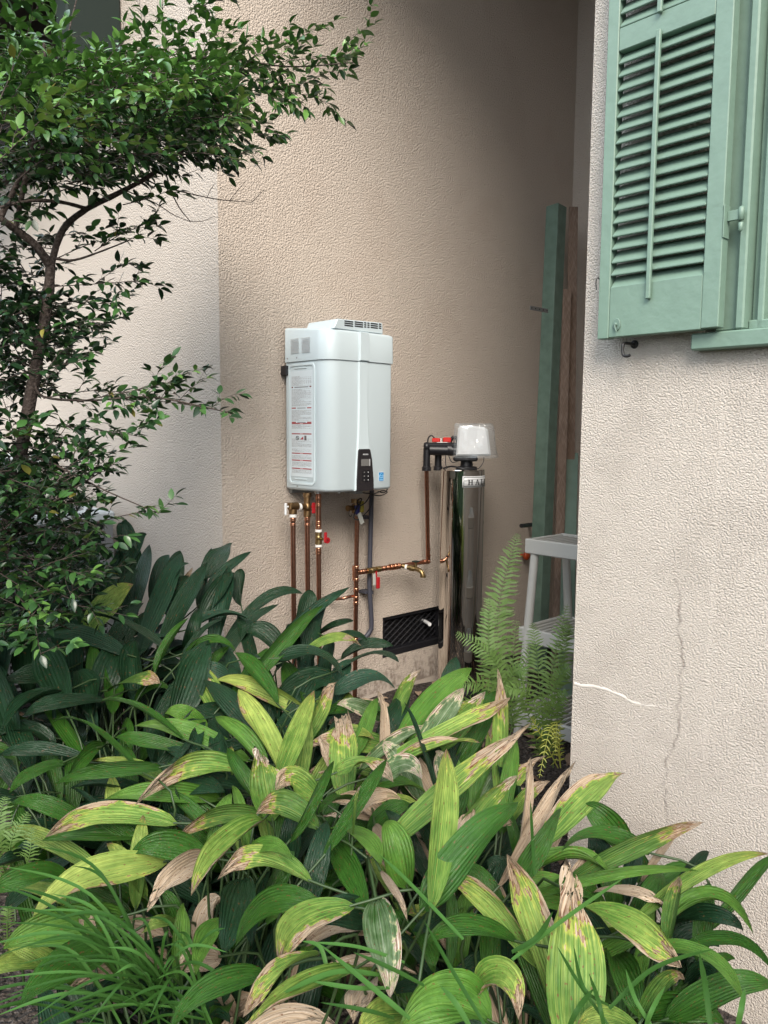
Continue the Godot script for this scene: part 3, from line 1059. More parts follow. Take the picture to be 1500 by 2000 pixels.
	lathe(st, [Vector2(0, -0.012), Vector2(0.010, -0.012), Vector2(0.010, 0.0), Vector2(0.0, 0.0)], Vector3(0.50, 1.242, 0.29), Vector3.UP, 10, false)
	part("drain_plug", st, M.nickel, h)

# ---------------------------------------------------------------- pipes
func collar(st: SurfaceTool, o: Vector3, axis: Vector3, r: float, l: float) -> void:
	lathe(st, [Vector2(r * 0.8, -l * 0.5), Vector2(r * 1.22, -l * 0.5), Vector2(r * 1.12, -l * 0.18), Vector2(r * 1.10, l * 0.18), Vector2(r * 1.22, l * 0.5), Vector2(r * 0.8, l * 0.5)], o, axis, 16)

func hexnut(st: SurfaceTool, o: Vector3, axis: Vector3, r: float, l: float, sides := 6) -> void:
	lathe(st, [Vector2(0, -l * 0.5), Vector2(r, -l * 0.5), Vector2(r, l * 0.5), Vector2(0, l * 0.5)], o, axis, sides, false)

func build_pipes() -> void:
	var R := 0.0125
	var zz := 0.17
	# two pipes at the left that join in a relief valve branch
	var a := on_z(572, 992, zz)
	var b := on_z(600, 992, zz)
	var c := on_z(622, 970, zz)
	var g := "copper pipes under the water heater"
	var ax := Vector3.RIGHT
	var p1 := thing("copper_pipe", "leftmost copper pipe, topped by a brass elbow valve with a white lever", "pipe", Vector3(a.x, 0, zz), g)
	var st := begin()
	rod(st, Vector3(0.006, 0, 0), Vector3(0, a.y - 0.065, 0), R, 16)
	part("tube", st, M.copper, p1)
	st = begin()
	collar(st, Vector3(0, a.y - 0.058, 0), Vector3.UP, R, 0.022)
	collar(st, Vector3(0, a.y - 0.083, 0), Vector3.UP, R, 0.012)
	part("coupling", st, M.copper_bright, p1)
	st = begin()
	lathe(st, [Vector2(0, -0.008), Vector2(0.0185, -0.008), Vector2(0.0185, 0.006), Vector2(0, 0.006)], Vector3(0, a.y - 0.038, 0), Vector3.UP, 16, false)
	part("thread_tape", st, M.tape, p1)
	st = begin()
	hexnut(st, Vector3(0, a.y - 0.018, 0), Vector3.UP, 0.021, 0.024, 8)
	hexnut(st, Vector3(0.004, a.y + 0.008, 0), Vector3.RIGHT, 0.0195, 0.05, 10)
	hexnut(st, Vector3(0.040, a.y + 0.006, 0), Vector3.RIGHT, 0.014, 0.030, 8)
	hexnut(st, Vector3(-0.012, a.y + 0.012, 0), Vector3.UP, 0.017, 0.03, 8)
	part("relief_valve", st, M.brass_old, p1)
	st = begin()
	box(st, Vector3(-0.050, a.y - 0.034, -0.006), Vector3(-0.038, a.y + 0.026, 0.006), 0.004)
	box(st, Vector3(-0.040, a.y + 0.004, -0.004), Vector3(-0.02, a.y + 0.012, 0.004), 0.001)
	part("lever", st, M.white, p1)
	var p2 := thing("copper_pipe", "second copper pipe from the left, under a brass valve with a red handle", "pipe", Vector3(b.x, 0, zz), g)
	st = begin()
	rod(st, Vector3(0.006, 0, 0), Vector3(0, b.y - 0.065, 0), R, 16)
	part("tube", st, M.copper, p2)
	st = begin()
	collar(st, Vector3(0, b.y - 0.055, 0), Vector3.UP, R, 0.022)
	collar(st, Vector3(0, b.y - 0.085, 0), Vector3.UP, R, 0.012)
	part("coupling", st, M.copper_bright, p2)
	st = begin()
	hexnut(st, Vector3(0, b.y - 0.03, 0), Vector3.UP, 0.019, 0.03, 8)
	lathe(st, [Vector2(0, -0.026), Vector2(0.016, -0.022), Vector2(0.022, 0), Vector2(0.016, 0.022), Vector2(0, 0.026)], Vector3(0, b.y + 0.004, 0), Vector3.UP, 14)
	hexnut(st, Vector3(-0.028, b.y + 0.008, 0), Vector3.RIGHT, 0.0165, 0.034, 8)
	hexnut(st, Vector3(0, b.y + 0.040, 0), Vector3.UP, 0.017, 0.03, 8)
	hexnut(st, Vector3(0, b.y + 0.066, 0), Vector3.UP, 0.022, 0.020, 6)
	part("isolation_valve", st, M.brass_old, p2)
	st = begin()
	lathe(st, [Vector2(0, -0.006), Vector2(0.0185, -0.006), Vector2(0.0185, 0.007), Vector2(0, 0.007)], Vector3(-0.050, b.y + 0.008, 0), Vector3.RIGHT, 14, false)
	part("thread_tape", st, M.tape, p2)
	st = begin()
	box(st, Vector3(0.022, b.y - 0.030, 0.006), Vector3(0.043, b.y + 0.026, 0.016), 0.004)
	box(st, Vector3(0.008, b.y + 0.001, 0.007), Vector3(0.024, b.y + 0.011, 0.014), 0.001)
	part("handle", st, M.red, p2)
	# gas line with its ball valve
	var p3 := thing("copper_pipe", "third copper pipe from the left, with a red-handled ball valve halfway", "pipe", Vector3(c.x, 0, zz), g)
	var yv := on_z(624, 1052, zz).y
	st = begin()
	rod(st, Vector3(0.006, 0, 0), Vector3(0, yv - 0.04, 0), R, 16)
	rod(st, Vector3(0, yv + 0.05, 0), Vector3(0, 1.222, 0), R * 1.08, 16)
	part("tube", st, M.copper, p3)
	st = begin()
	for y in [yv - 0.055, yv - 0.073]: collar(st, Vector3(0, y, 0), Vector3.UP, R, 0.018)
	for y in [yv + 0.062, yv + 0.083, 1.205, 1.165]: collar(st, Vector3(0, y, 0), Vector3.UP, R * 1.05, 0.022)
	part("coupling", st, M.copper_bright, p3)
	st = begin()
	for y in [yv - 0.036, yv + 0.042]: lathe(st, [Vector2(0, -0.006), Vector2(0.0185, -0.006), Vector2(0.0185, 0.006), Vector2(0, 0.006)], Vector3(0, y, 0), Vector3.UP, 14, false)
	part("thread_tape", st, M.tape, p3)
	st = begin()
	hexnut(st, Vector3(0, yv - 0.018, 0), Vector3.UP, 0.018, 0.024, 8)
	lathe(st, [Vector2(0, -0.02), Vector2(0.014, -0.018), Vector2(0.018, 0), Vector2(0.014, 0.018), Vector2(0, 0.02)], Vector3(0, yv + 0.006, 0), Vector3.UP, 14)
	hexnut(st, Vector3(0, yv + 0.026, 0), Vector3.UP, 0.0175, 0.018, 8)
	hexnut(st, Vector3(0.006, yv, 0.018), Vector3.BACK, 0.007, 0.02, 8)
	part("ball_valve", st, M.brass, p3)
	st = begin()
	beam(st, Vector3(0.022, yv - 0.020, 0.028), Vector3(0.026, yv + 0.034, 0.026), 0.018, 0.008, Vector3.RIGHT, 0.003)
	lathe(st, [Vector2(0.006, -0.006), Vector2(0.016, -0.006), Vector2(0.016, 0.006), Vector2(0.006, 0.006)], Vector3(0.031, yv - 0.008, 0.030), Vector3.BACK, 14, false)
	part("handle", st, M.red, p3)
	# the long pipe under the right of the heater, with its tee, stop valve and tap
	var dz := 0.12
	var e := on_z(688, 1000, dz)
	var tee := on_z(693, 1119, dz)
	var p4 := thing("copper_pipe", "long copper pipe with a tee that runs right to the brass tap and the tank", "pipe", Vector3(tee.x, 0, dz), g)
	st = begin()
	rod(st, Vector3(0.002, 0.0, 0), Vector3(-0.012, e.y - 0.02, 0.03), R, 16)
	part("tube", st, M.copper, p4)
	st = begin()
	for y in [tee.y + 0.034, tee.y - 0.034, on_z(694, 1150, dz).y, on_z(694, 1166, dz).y, on_z(695, 1176, dz).y, 0.40]: collar(st, Vector3(0.002, 0, 0).lerp(Vector3(-0.012, e.y - 0.02, 0.03), y / (e.y - 0.02)), Vector3.UP, R, 0.02)
	rod(st, Vector3(0, tee.y - 0.04, 0), Vector3(0, tee.y + 0.04, 0), R * 1.12, 16)
	collar(st, Vector3(0.022, tee.y, 0), Vector3.RIGHT, R, 0.018)
	part("tee", st, M.copper_bright, p4)
	st = begin()
	var yl := on_z(694, 1164, dz).y
	tube(st, spline([Vector3(0, yl, 0), Vector3(-0.035, yl + 0.002, 0.0), Vector3(-0.075, yl - 0.006, -0.02), Vector3(-0.10, yl - 0.02, -0.09)], 5), 0.0085, 0.0085, 12)
	part("side_branch", st, M.copper, p4)
	# run to the right: positions along it in metres
	var elb := on_z(836, 1102, dz)
	var run := elb.x - tee.x
	var yr := tee.y
	st = begin()
	rod(st, Vector3(0.01, yr, 0), Vector3(run, yr, 0), R, 16)
	part("cross_tube", st, M.copper, p4)
	st = begin()
	for x in [0.09, 0.36, 0.385]: pass
	hexnut(st, Vector3(0.100, yr, 0), ax, 0.0175, 0.026, 8)
	lathe(st, [Vector2(0, -0.03), Vector2(0.014, -0.024), Vector2(0.0185, 0), Vector2(0.014, 0.024), Vector2(0, 0.03)], Vector3(0.135, yr, 0), ax, 14)
	hexnut(st, Vector3(0.172, yr, 0), ax, 0.0175, 0.03, 8)
	part("stop_valve", st, M.brass, p4)
	st = begin()
	for x in [0.045, 0.062, 0.215, 0.245, 0.275, 0.305, 0.33, run - 0.03]: collar(st, Vector3(x, yr, 0), ax, R * (1.25 if x > 0.26 and x < 0.34 else 1.0), 0.02)
	collar(st, Vector3(run, yr + 0.03, 0), Vector3.UP, R, 0.022)
	collar(st, Vector3(run, yr + 0.075, 0), Vector3.UP, R * 0.95, 0.016)
	lathe(st, [Vector2(0, -0.017), Vector2(0.012, -0.012), Vector2(0.0165, 0), Vector2(0.012, 0.012), Vector2(0, 0.017)], Vector3(run, yr, 0), Vector3.UP, 14)
	part("coupling", st, M.copper_bright, p4)
	st = begin()
	rod(st, Vector3(run, yr, 0), Vector3(1.258, 1.32, 0.167) - Vector3(tee.x, 0, dz), R, 16)
	part("riser", st, M.copper, p4)
	# tap
	var tx := 0.385
	st = begin()
	lathe(st, [Vector2(0, -0.006), Vector2(0.016, -0.006), Vector2(0.016, 0.006), Vector2(0, 0.006)], Vector3(tx - 0.02, yr - 0.006, 0.030), Vector3(0.5, -0.1, 0.86), 14, false)
	part("thread_tape", st, M.tape, p4)
	st = begin()
	tube(st, spline([Vector3(tx - 0.03, yr, 0.008), Vector3(tx - 0.012, yr - 0.008, 0.042), Vector3(tx + 0.006, yr - 0.012, 0.085), Vector3(tx + 0.014, yr - 0.026, 0.12), Vector3(tx + 0.017, yr - 0.055, 0.130)], 5), 0.0125, 0.0135, 14)
	hexnut(st, Vector3(tx - 0.004, yr - 0.009, 0.062), Vector3(0.4, -0.1, 0.9), 0.0185, 0.03, 6)
	rod(st, Vector3(tx + 0.002, yr - 0.01, 0.085), Vector3(tx + 0.002, yr + 0.03, 0.085), 0.008, 10)
	lathe(st, [Vector2(0, -0.004), Vector2(0.0165, -0.004), Vector2(0.0165, 0.008), Vector2(0, 0.008)], Vector3(tx + 0.017, yr - 0.052, 0.130), Vector3.UP, 14, false)
	part("tap_body", st, M.brass, p4)
	st = begin()
	lathe(st, [Vector2(0, -0.003), Vector2(0.022, -0.003), Vector2(0.024, 0.001), Vector2(0.010, 0.005), Vector2(0, 0.006)], Vector3(tx + 0.002, yr + 0.032, 0.085), Vector3.UP, 10)
	part("tap_wheel", st, M.green_dark, p4)
	# tags on the stop valve
	st = begin()
	box(st, Vector3(0.118, yr - 0.083, 0.018), Vector3(0.136, yr - 0.02, 0.021), 0.001)
	part("paper_tag", st, M.tag_card, p4)
	st = begin()
	box(st, Vector3(0.146, yr - 0.105, 0.010), Vector3(0.168, yr - 0.04, 0.024), 0.003)
	box(st, Vector3(0.140, yr - 0.04, 0.013), Vector3(0.150, yr - 0.005, 0.019), 0.001)
	part("red_handle", st, M.red, p4)
	# valve group on top of the long pipe
	var vt := e - Vector3(tee.x, 0, 0) + Vector3(-0.004, 0, 0.03)
	vt.z = 0.03
	st = begin()
	hexnut(st, vt + Vector3(0, 0.022, 0), Vector3.UP, 0.019, 0.05, 8)
	hexnut(st, vt + Vector3(0, 0.062, 0), Vector3.UP, 0.023, 0.022, 6)
	hexnut(st, vt + Vector3(-0.028, 0.026, 0), ax, 0.014, 0.04, 8)
	hexnut(st, vt + Vector3(-0.050, 0.026, 0), ax, 0.0165, 0.012, 10)
	part("inlet_valve", st, M.brass_old, p4)
	st = begin()
	box(st, vt + Vector3(0.018, 0.0, 0.01), vt + Vector3(0.042, 0.062, 0.026), 0.004)
	part("yellow_body", st, M.yellow_part, p4)
	st = begin()
	box(st, vt + Vector3(-0.022, -0.008, 0.020), vt + Vector3(0.006, 0.040, 0.032), 0.004)
	box(st, vt + Vector3(-0.026, 0.026, 0.018), vt + Vector3(0.012, 0.042, 0.030), 0.003)
	part("blue_handle", st, M.blue_deep, p4)
	st = begin()
	beam(st, vt + Vector3(-0.006, 0.0, 0.037), vt + Vector3(0.022, -0.058, 0.034), 0.028, 0.001, Vector3(0.9, 0.4, 0), 0.0)
	part("card_tag", st, M.tag_card, p4)
	st = begin()
	tube(st, spline([vt + Vector3(-0.050, 0.02, 0.012), vt + Vector3(-0.058, -0.002, 0.014), vt + Vector3(-0.046, -0.018, 0.014), vt + Vector3(-0.034, -0.004, 0.014)], 5), 0.0018, 0.0018, 6)
	part("cap_strap", st, M.black, p4)
	# grey conduit strapped to the wall
	var cz := 0.075
	var q0 := on_z(726, 962, cz)
	var q1 := on_z(722, 1150, cz)
	var q2 := on_z(727, 1215, cz)
	var q3 := on_z(716, 1247, cz)
	var cd := thing("grey_conduit", "dark grey plastic conduit running down the wall beside the long copper pipe", "conduit", Vector3(q0.x, 0, cz))
	st = begin()
	tube(st, spline([Vector3(0, q0.y + 0.03, 0.01), Vector3(0.0, q0.y, 0.0), Vector3(-0.012, q1.y + 0.1, 0), Vector3(q1.x - q0.x, q1.y, 0), Vector3(q2.x - q0.x - 0.006, q2.y, 0), Vector3(q2.x - q0.x - 0.012, q2.y - 0.05, -0.004), Vector3(q3.x - q0.x, q3.y, -0.02), Vector3(q3.x - q0.x - 0.02, q3.y - 0.02, -0.07)], 6), 0.0135, 0.0135, 14)
	part("conduit_tube", st, M.conduit, cd)
	for py in [1011, 1157]:
		var s := on_z(724, py, cz)
		st = begin()
		lathe(st, [Vector2(0.0138, -0.008), Vector2(0.016, -0.008), Vector2(0.016, 0.008), Vector2(0.0138, 0.008)], Vector3(s.x - q0.x, s.y, 0), Vector3.UP, 14, false)
		box(st, Vector3(s.x - q0.x - 0.03, s.y - 0.008, -0.074), Vector3(s.x - q0.x + 0.026, s.y + 0.008, -0.008), 0.002)
		part("strap", st, M.conduit, cd)
	# loose black cables below the panel
	var ca := thing("black_cable", "looped black cables hanging below the heater's control panel", "cable", on_z(712, 968, 0.2))
	var o := ca.position
	var loops := [[[706, 962], [730, 964], [748, 958], [756, 962], [742, 968], [724, 965]], [[724, 964], [715, 980], [702, 988], [698, 978], [706, 974], [703, 985]], [[727, 965], [726, 985], [715, 1002], [700, 1015], [691, 1011], [695, 995], [704, 982]], [[757, 955], [750, 962], [738, 960]]]
	for l in loops:
		st = begin()
		var pts: Array = []
		var k := 0
		for q in l:
			pts.append(on_z(q[0], q[1], 0.19 + 0.02 * sin(k * 1.9)) - o)
			k += 1
		tube(st, spline(pts, 6), 0.0032, 0.0032, 8)
		part("wire", st, M.black, ca)

# ---------------------------------------------------------------- the tank
func wrap_text(mesh: Mesh, R: float, a0: float) -> ArrayMesh:   # bends a flat text round a vertical cylinder
	var out := ArrayMesh.new()
	for s in mesh.get_surface_count():
		var arr := mesh.surface_get_arrays(s)
		var v: PackedVector3Array = arr[Mesh.ARRAY_VERTEX]
		var n: PackedVector3Array = arr[Mesh.ARRAY_NORMAL]
		for i in v.size():
			var a := a0 + v[i].x / R
			var r := R + v[i].z
			v[i] = Vector3(r * sin(a), v[i].y, r * cos(a))
			n[i] = n[i].rotated(Vector3.UP, a)
		arr[Mesh.ARRAY_VERTEX] = v
		arr[Mesh.ARRAY_NORMAL] = n
		out.add_surface_from_arrays(Mesh.PRIMITIVE_TRIANGLES, arr)
	return out

func arc_plate(st: SurfaceTool, R: float, t: float, a0: float, a1: float, y0: float, y1: float) -> void:
	st.set_smooth_group(4)
	var n := 18
	for i in n:
		var p: float = lerp(a0, a1, float(i) / n)
		var q: float = lerp(a0, a1, float(i + 1) / n)
		var A := Vector3(sin(p), 0, cos(p)) * (R + t)
		var B := Vector3(sin(q), 0, cos(q)) * (R + t)
		quad(st, A + Vector3.UP * y0, B + Vector3.UP * y0, B + Vector3.UP * y1, A + Vector3.UP * y1, A + B)
		for yy in [y0, y1]:
			var a2 := Vector3(sin(p), 0, cos(p)) * R
			var b2 := Vector3(sin(q), 0, cos(q)) * R
			quad(st, A + Vector3.UP * yy, B + Vector3.UP * yy, b2 + Vector3.UP * yy, a2 + Vector3.UP * yy, Vector3.UP if yy == y1 else Vector3.DOWN)

func build_tank() -> void:
	var R := 0.127
	var c := Vector3(1.41, 0, 0.31)
	var yt := 1.322
	var t := thing("filter_tank", "tall polished steel water filter tank with a black valve and a wrapped white head", "tank", c)
	t.rotation.y = atan2(EYE.x - c.x, EYE.z - c.z)        # its front towards the garden
	var st := begin()
	lathe(st, [Vector2(R, 0.04), Vector2(R, yt - 0.002)], Vector3.ZERO, Vector3.UP, 96)
	part("steel_jacket", st, M.steel, t)
	st = begin()
	lathe(st, [Vector2(R + 0.0002, yt - 0.002), Vector2(R + 0.0015, yt), Vector2(R - 0.001, yt + 0.004), Vector2(0.0, yt + 0.004)], Vector3.ZERO, Vector3.UP, 64, false)
	part("top_plate", st, M.steel, t)
	st = begin()
	lathe(st, [Vector2(0, 0), Vector2(R + 0.012, 0), Vector2(R + 0.012, 0.03), Vector2(R + 0.002, 0.042), Vector2(0, 0.042)], Vector3.ZERO, Vector3.UP, 48, false)
	part("foot", st, M.black, t)
	# label with its border and lettering; angles from the front, to the right
	var ya := 1.228
	var yb := 1.292
	st = begin()
	arc_plate(st, R, 0.0012, deg_to_rad(0.0), deg_to_rad(122.0), ya, yb)
	var lab := part("name_label", st, M.white, t)
	st = begin()
	for y in [ya + 0.006, yb - 0.0075]: arc_plate(st, R, 0.0017, deg_to_rad(3.0), deg_to_rad(119.0), y, y + 0.0028)
	for a in [3.0, 118.0]: arc_plate(st, R, 0.0017, deg_to_rad(a), deg_to_rad(a + 1.0), ya + 0.0079, yb - 0.0076)
	part("label_border", st, M.black, lab)
	var tm := TextMesh.new()
	var f := SystemFont.new()
	f.font_names = PackedStringArray(["Droid Serif"])
	f.font_weight = 700
	tm.font = f
	tm.text = "H A L O"
	tm.font_size = 64
	tm.pixel_size = 0.043 / 64.0
	tm.depth = 0.0006
	var wm := wrap_text(tm, R + 0.0022, deg_to_rad(49.0))
	put("lettering", wm, M.black, lab, Transform3D(Basis.IDENTITY, Vector3(0, 1.257, 0)))
	st = begin()
	var ring := PackedVector3Array()
	for i in 41:
		var a := TAU * i / 40.0
		var th := deg_to_rad(49.0 + 44.0 * cos(a))
		ring.append(Vector3(sin(th) * (R + 0.0018), 1.266 + 0.008 * sin(a), cos(th) * (R + 0.0018)))
	tube(st, ring, 0.0007, 0.0007, 5, false)
	part("halo_ring", st, M.black, lab)
	# neck, base of the valve and head
	var s := 0.00294                                      # one photograph pixel at this distance, for sizes
	st = begin()
	lathe(st, [Vector2(0, yt + 0.004), Vector2(0.062, yt + 0.004), Vector2(0.060, yt + 0.018), Vector2(0.036, yt + 0.024), Vector2(0.034, yt + 0.058), Vector2(0.062, yt + 0.062), Vector2(0.060, yt + 0.080), Vector2(0.0, yt + 0.080)], Vector3(0.022, 0, 0.0), Vector3.UP, 28, false)
	part("valve_neck", st, M.black, t)
	st = begin()
	box(st, Vector3(-0.055, yt + 0.052, -0.05), Vector3(0.085, yt + 0.078, 0.06), 0.008)
	part("valve_body", st, M.black, t)
	st = begin()
	var hy0 := yt + 0.084
	var hy1 := yt + 0.252
	var hp := PackedVector2Array([Vector2(-0.038, hy0), Vector2(-0.030, hy1 - 0.015), Vector2(-0.020, hy1), Vector2(0.05, hy1 + 0.002), Vector2(0.118, hy1 - 0.006), Vector2(0.138, hy1 - 0.022), Vector2(0.158, hy0 + 0.008), Vector2(0.152, hy0)])
	slab(st, hp, -0.09, 0.085, 0.012)
	part("control_head", st, M.white, t)
	# clear bag pulled over the head: a crumpled shell
	st = begin()
	var n := FastNoiseLite.new()
	n.seed = 3
	n.frequency = 14.0
	var rows := 16
	var cols := 48
	var grid: Array = []
	for i in rows + 1:
		var v := float(i) / rows
		var line := PackedVector3Array()
		for k in cols:
			var a := TAU * k / cols
			var ex := Vector2(cos(a), sin(a))
			var m: float = pow(pow(abs(ex.x), 5.0) + pow(abs(ex.y), 5.0), -0.2)
			var taper: float = lerp(1.10, 0.96, v) if v < 0.8 else lerp(0.984, 0.0, (v - 0.8) / 0.2)
			var q := Vector3(0.058 + ex.x * m * 0.106 * taper, hy0 - 0.012 + (hy1 - hy0 + 0.026) * min(v / 0.8, 1.0), -0.002 + ex.y * m * 0.098 * taper)
			var w := n.get_noise_3d(q.x * 1.0, q.y * 0.35, q.z) * 0.016 + n.get_noise_3d(q.x * 4, q.y * 2, q.z * 4) * 0.005
			q += Vector3(ex.x, 0.25, ex.y) * w
			if ex.x > 0.8: q.x += 0.02 * (1.0 - v)
			line.append(q)
		grid.append(line)
	for i in rows:
		for k in cols:
			st.set_smooth_group(5)
			var l := (k + 1) % cols
			var A: Vector3 = grid[i][k]
			var D: Vector3 = grid[i + 1][l]
			quad(st, A, grid[i][l], D, grid[i + 1][k], (A + D) * 0.5 - Vector3(0.058, hy0 + 0.05, 0))
	part("plastic_bag", st, M.film, t)
	# bypass at the left: two black ports, red levers, black elbows
	var yb0 := yt + 0.098
	st = begin()
	rod(st, Vector3(-0.19, yb0 + 0.015, 0.02), Vector3(-0.03, yb0 + 0.015, 0.02), 0.030, 18)
	rod(st, Vector3(-0.15, yb0 + 0.022, -0.06), Vector3(-0.03, yb0 + 0.022, -0.06), 0.030, 18)
	lathe(st, [Vector2(0, -0.014), Vector2(0.036, -0.012), Vector2(0.036, 0.012), Vector2(0, 0.014)], Vector3(-0.075, yb0 + 0.018, 0.02), Vector3.RIGHT, 18, false)
	box(st, Vector3(-0.21, yb0 + 0.035, -0.03), Vector3(-0.03, yb0 + 0.058, 0.04), 0.008)
	part("bypass_body", st, M.black, t)
	st = begin()
	lathe(st, [Vector2(0, -0.02), Vector2(0.024, -0.014), Vector2(0.027, 0), Vector2(0.024, 0.014), Vector2(0, 0.02)], Vector3(-0.208, yb0 + 0.035, 0.02), Vector3.RIGHT, 14)
	part("elbow_cap", st, M.black, t)
	var ex := -0.208
	for q in [Vector3(ex, 0, 0.02), Vector3(ex + 0.064, 0, -0.05)]:
		st = begin()
		lathe(st, [Vector2(0.0, -0.125), Vector2(0.027, -0.125), Vector2(0.027, -0.105), Vector2(0.021, -0.098), Vector2(0.020, 0.005), Vector2(0.0, 0.02)], q + Vector3(0, yb0 + 0.02, 0), Vector3.UP, 16, false)
		part("down_elbow", st, M.black, t)
	for k in 2:
		st = begin()
		var x0 := -0.178 + k * 0.062
		box(st, Vector3(x0, yb0 + 0.060, 0.0), Vector3(x0 + 0.047, yb0 + 0.084 + k * 0.004, 0.035), 0.004)
		part("red_lever", st, M.red_bright, t)
	st = begin()
	rod(st, Vector3(-0.128, yb0 + 0.05, 0.01), Vector3(-0.128, yb0 + 0.082, 0.01), 0.006, 8)
	box(st, Vector3(-0.15, yb0 + 0.058, 0.036), Vector3(-0.09, yb0 + 0.061, 0.040))
	part("white_clip", st, M.tape, t)
	st = begin()
	tube(st, spline([Vector3(-0.205, yb0 + 0.05, 0.0), Vector3(-0.20, yb0 + 0.085, 0.0), Vector3(-0.182, yb0 + 0.098, 0.0), Vector3(-0.165, yb0 + 0.082, 0.0)], 5), 0.004, 0.004, 8)
	tube(st, spline([Vector3(-0.075, yb0 + 0.06, -0.01), Vector3(-0.06, yb0 + 0.088, -0.01), Vector3(-0.04, yb0 + 0.085, -0.01), Vector3(-0.03, yb0 + 0.06, -0.01)], 5), 0.010, 0.010, 8)
	tube(st, spline([Vector3(-0.10, yb0 - 0.01, 0.03), Vector3(-0.098, yb0 - 0.06, 0.035), Vector3(-0.09, yt + 0.006, 0.04)], 5), 0.0025, 0.0025, 6)
	tube(st, spline([Vector3(-0.08, yb0 - 0.02, 0.03), Vector3(-0.06, yt + 0.045, 0.045), Vector3(-0.02, yt + 0.055, 0.05)], 5), 0.0028, 0.0028, 6)
	tube(st, spline([Vector3(0.12, hy0 - 0.01, 0.04), Vector3(0.115, yt + 0.045, 0.05), Vector3(0.09, yt + 0.012, 0.06), Vector3(0.05, yt + 0.012, 0.07)], 5), 0.0028, 0.0028, 6)
	tube(st, spline([Vector3(-0.11, yt + 0.008, 0.0), Vector3(-0.06, yt + 0.022, 0.06), Vector3(0.0, yt + 0.012, 0.085), Vector3(0.06, yt + 0.010, 0.07)], 5), 0.006, 0.004, 8)
	part("wire", st, M.black, t)

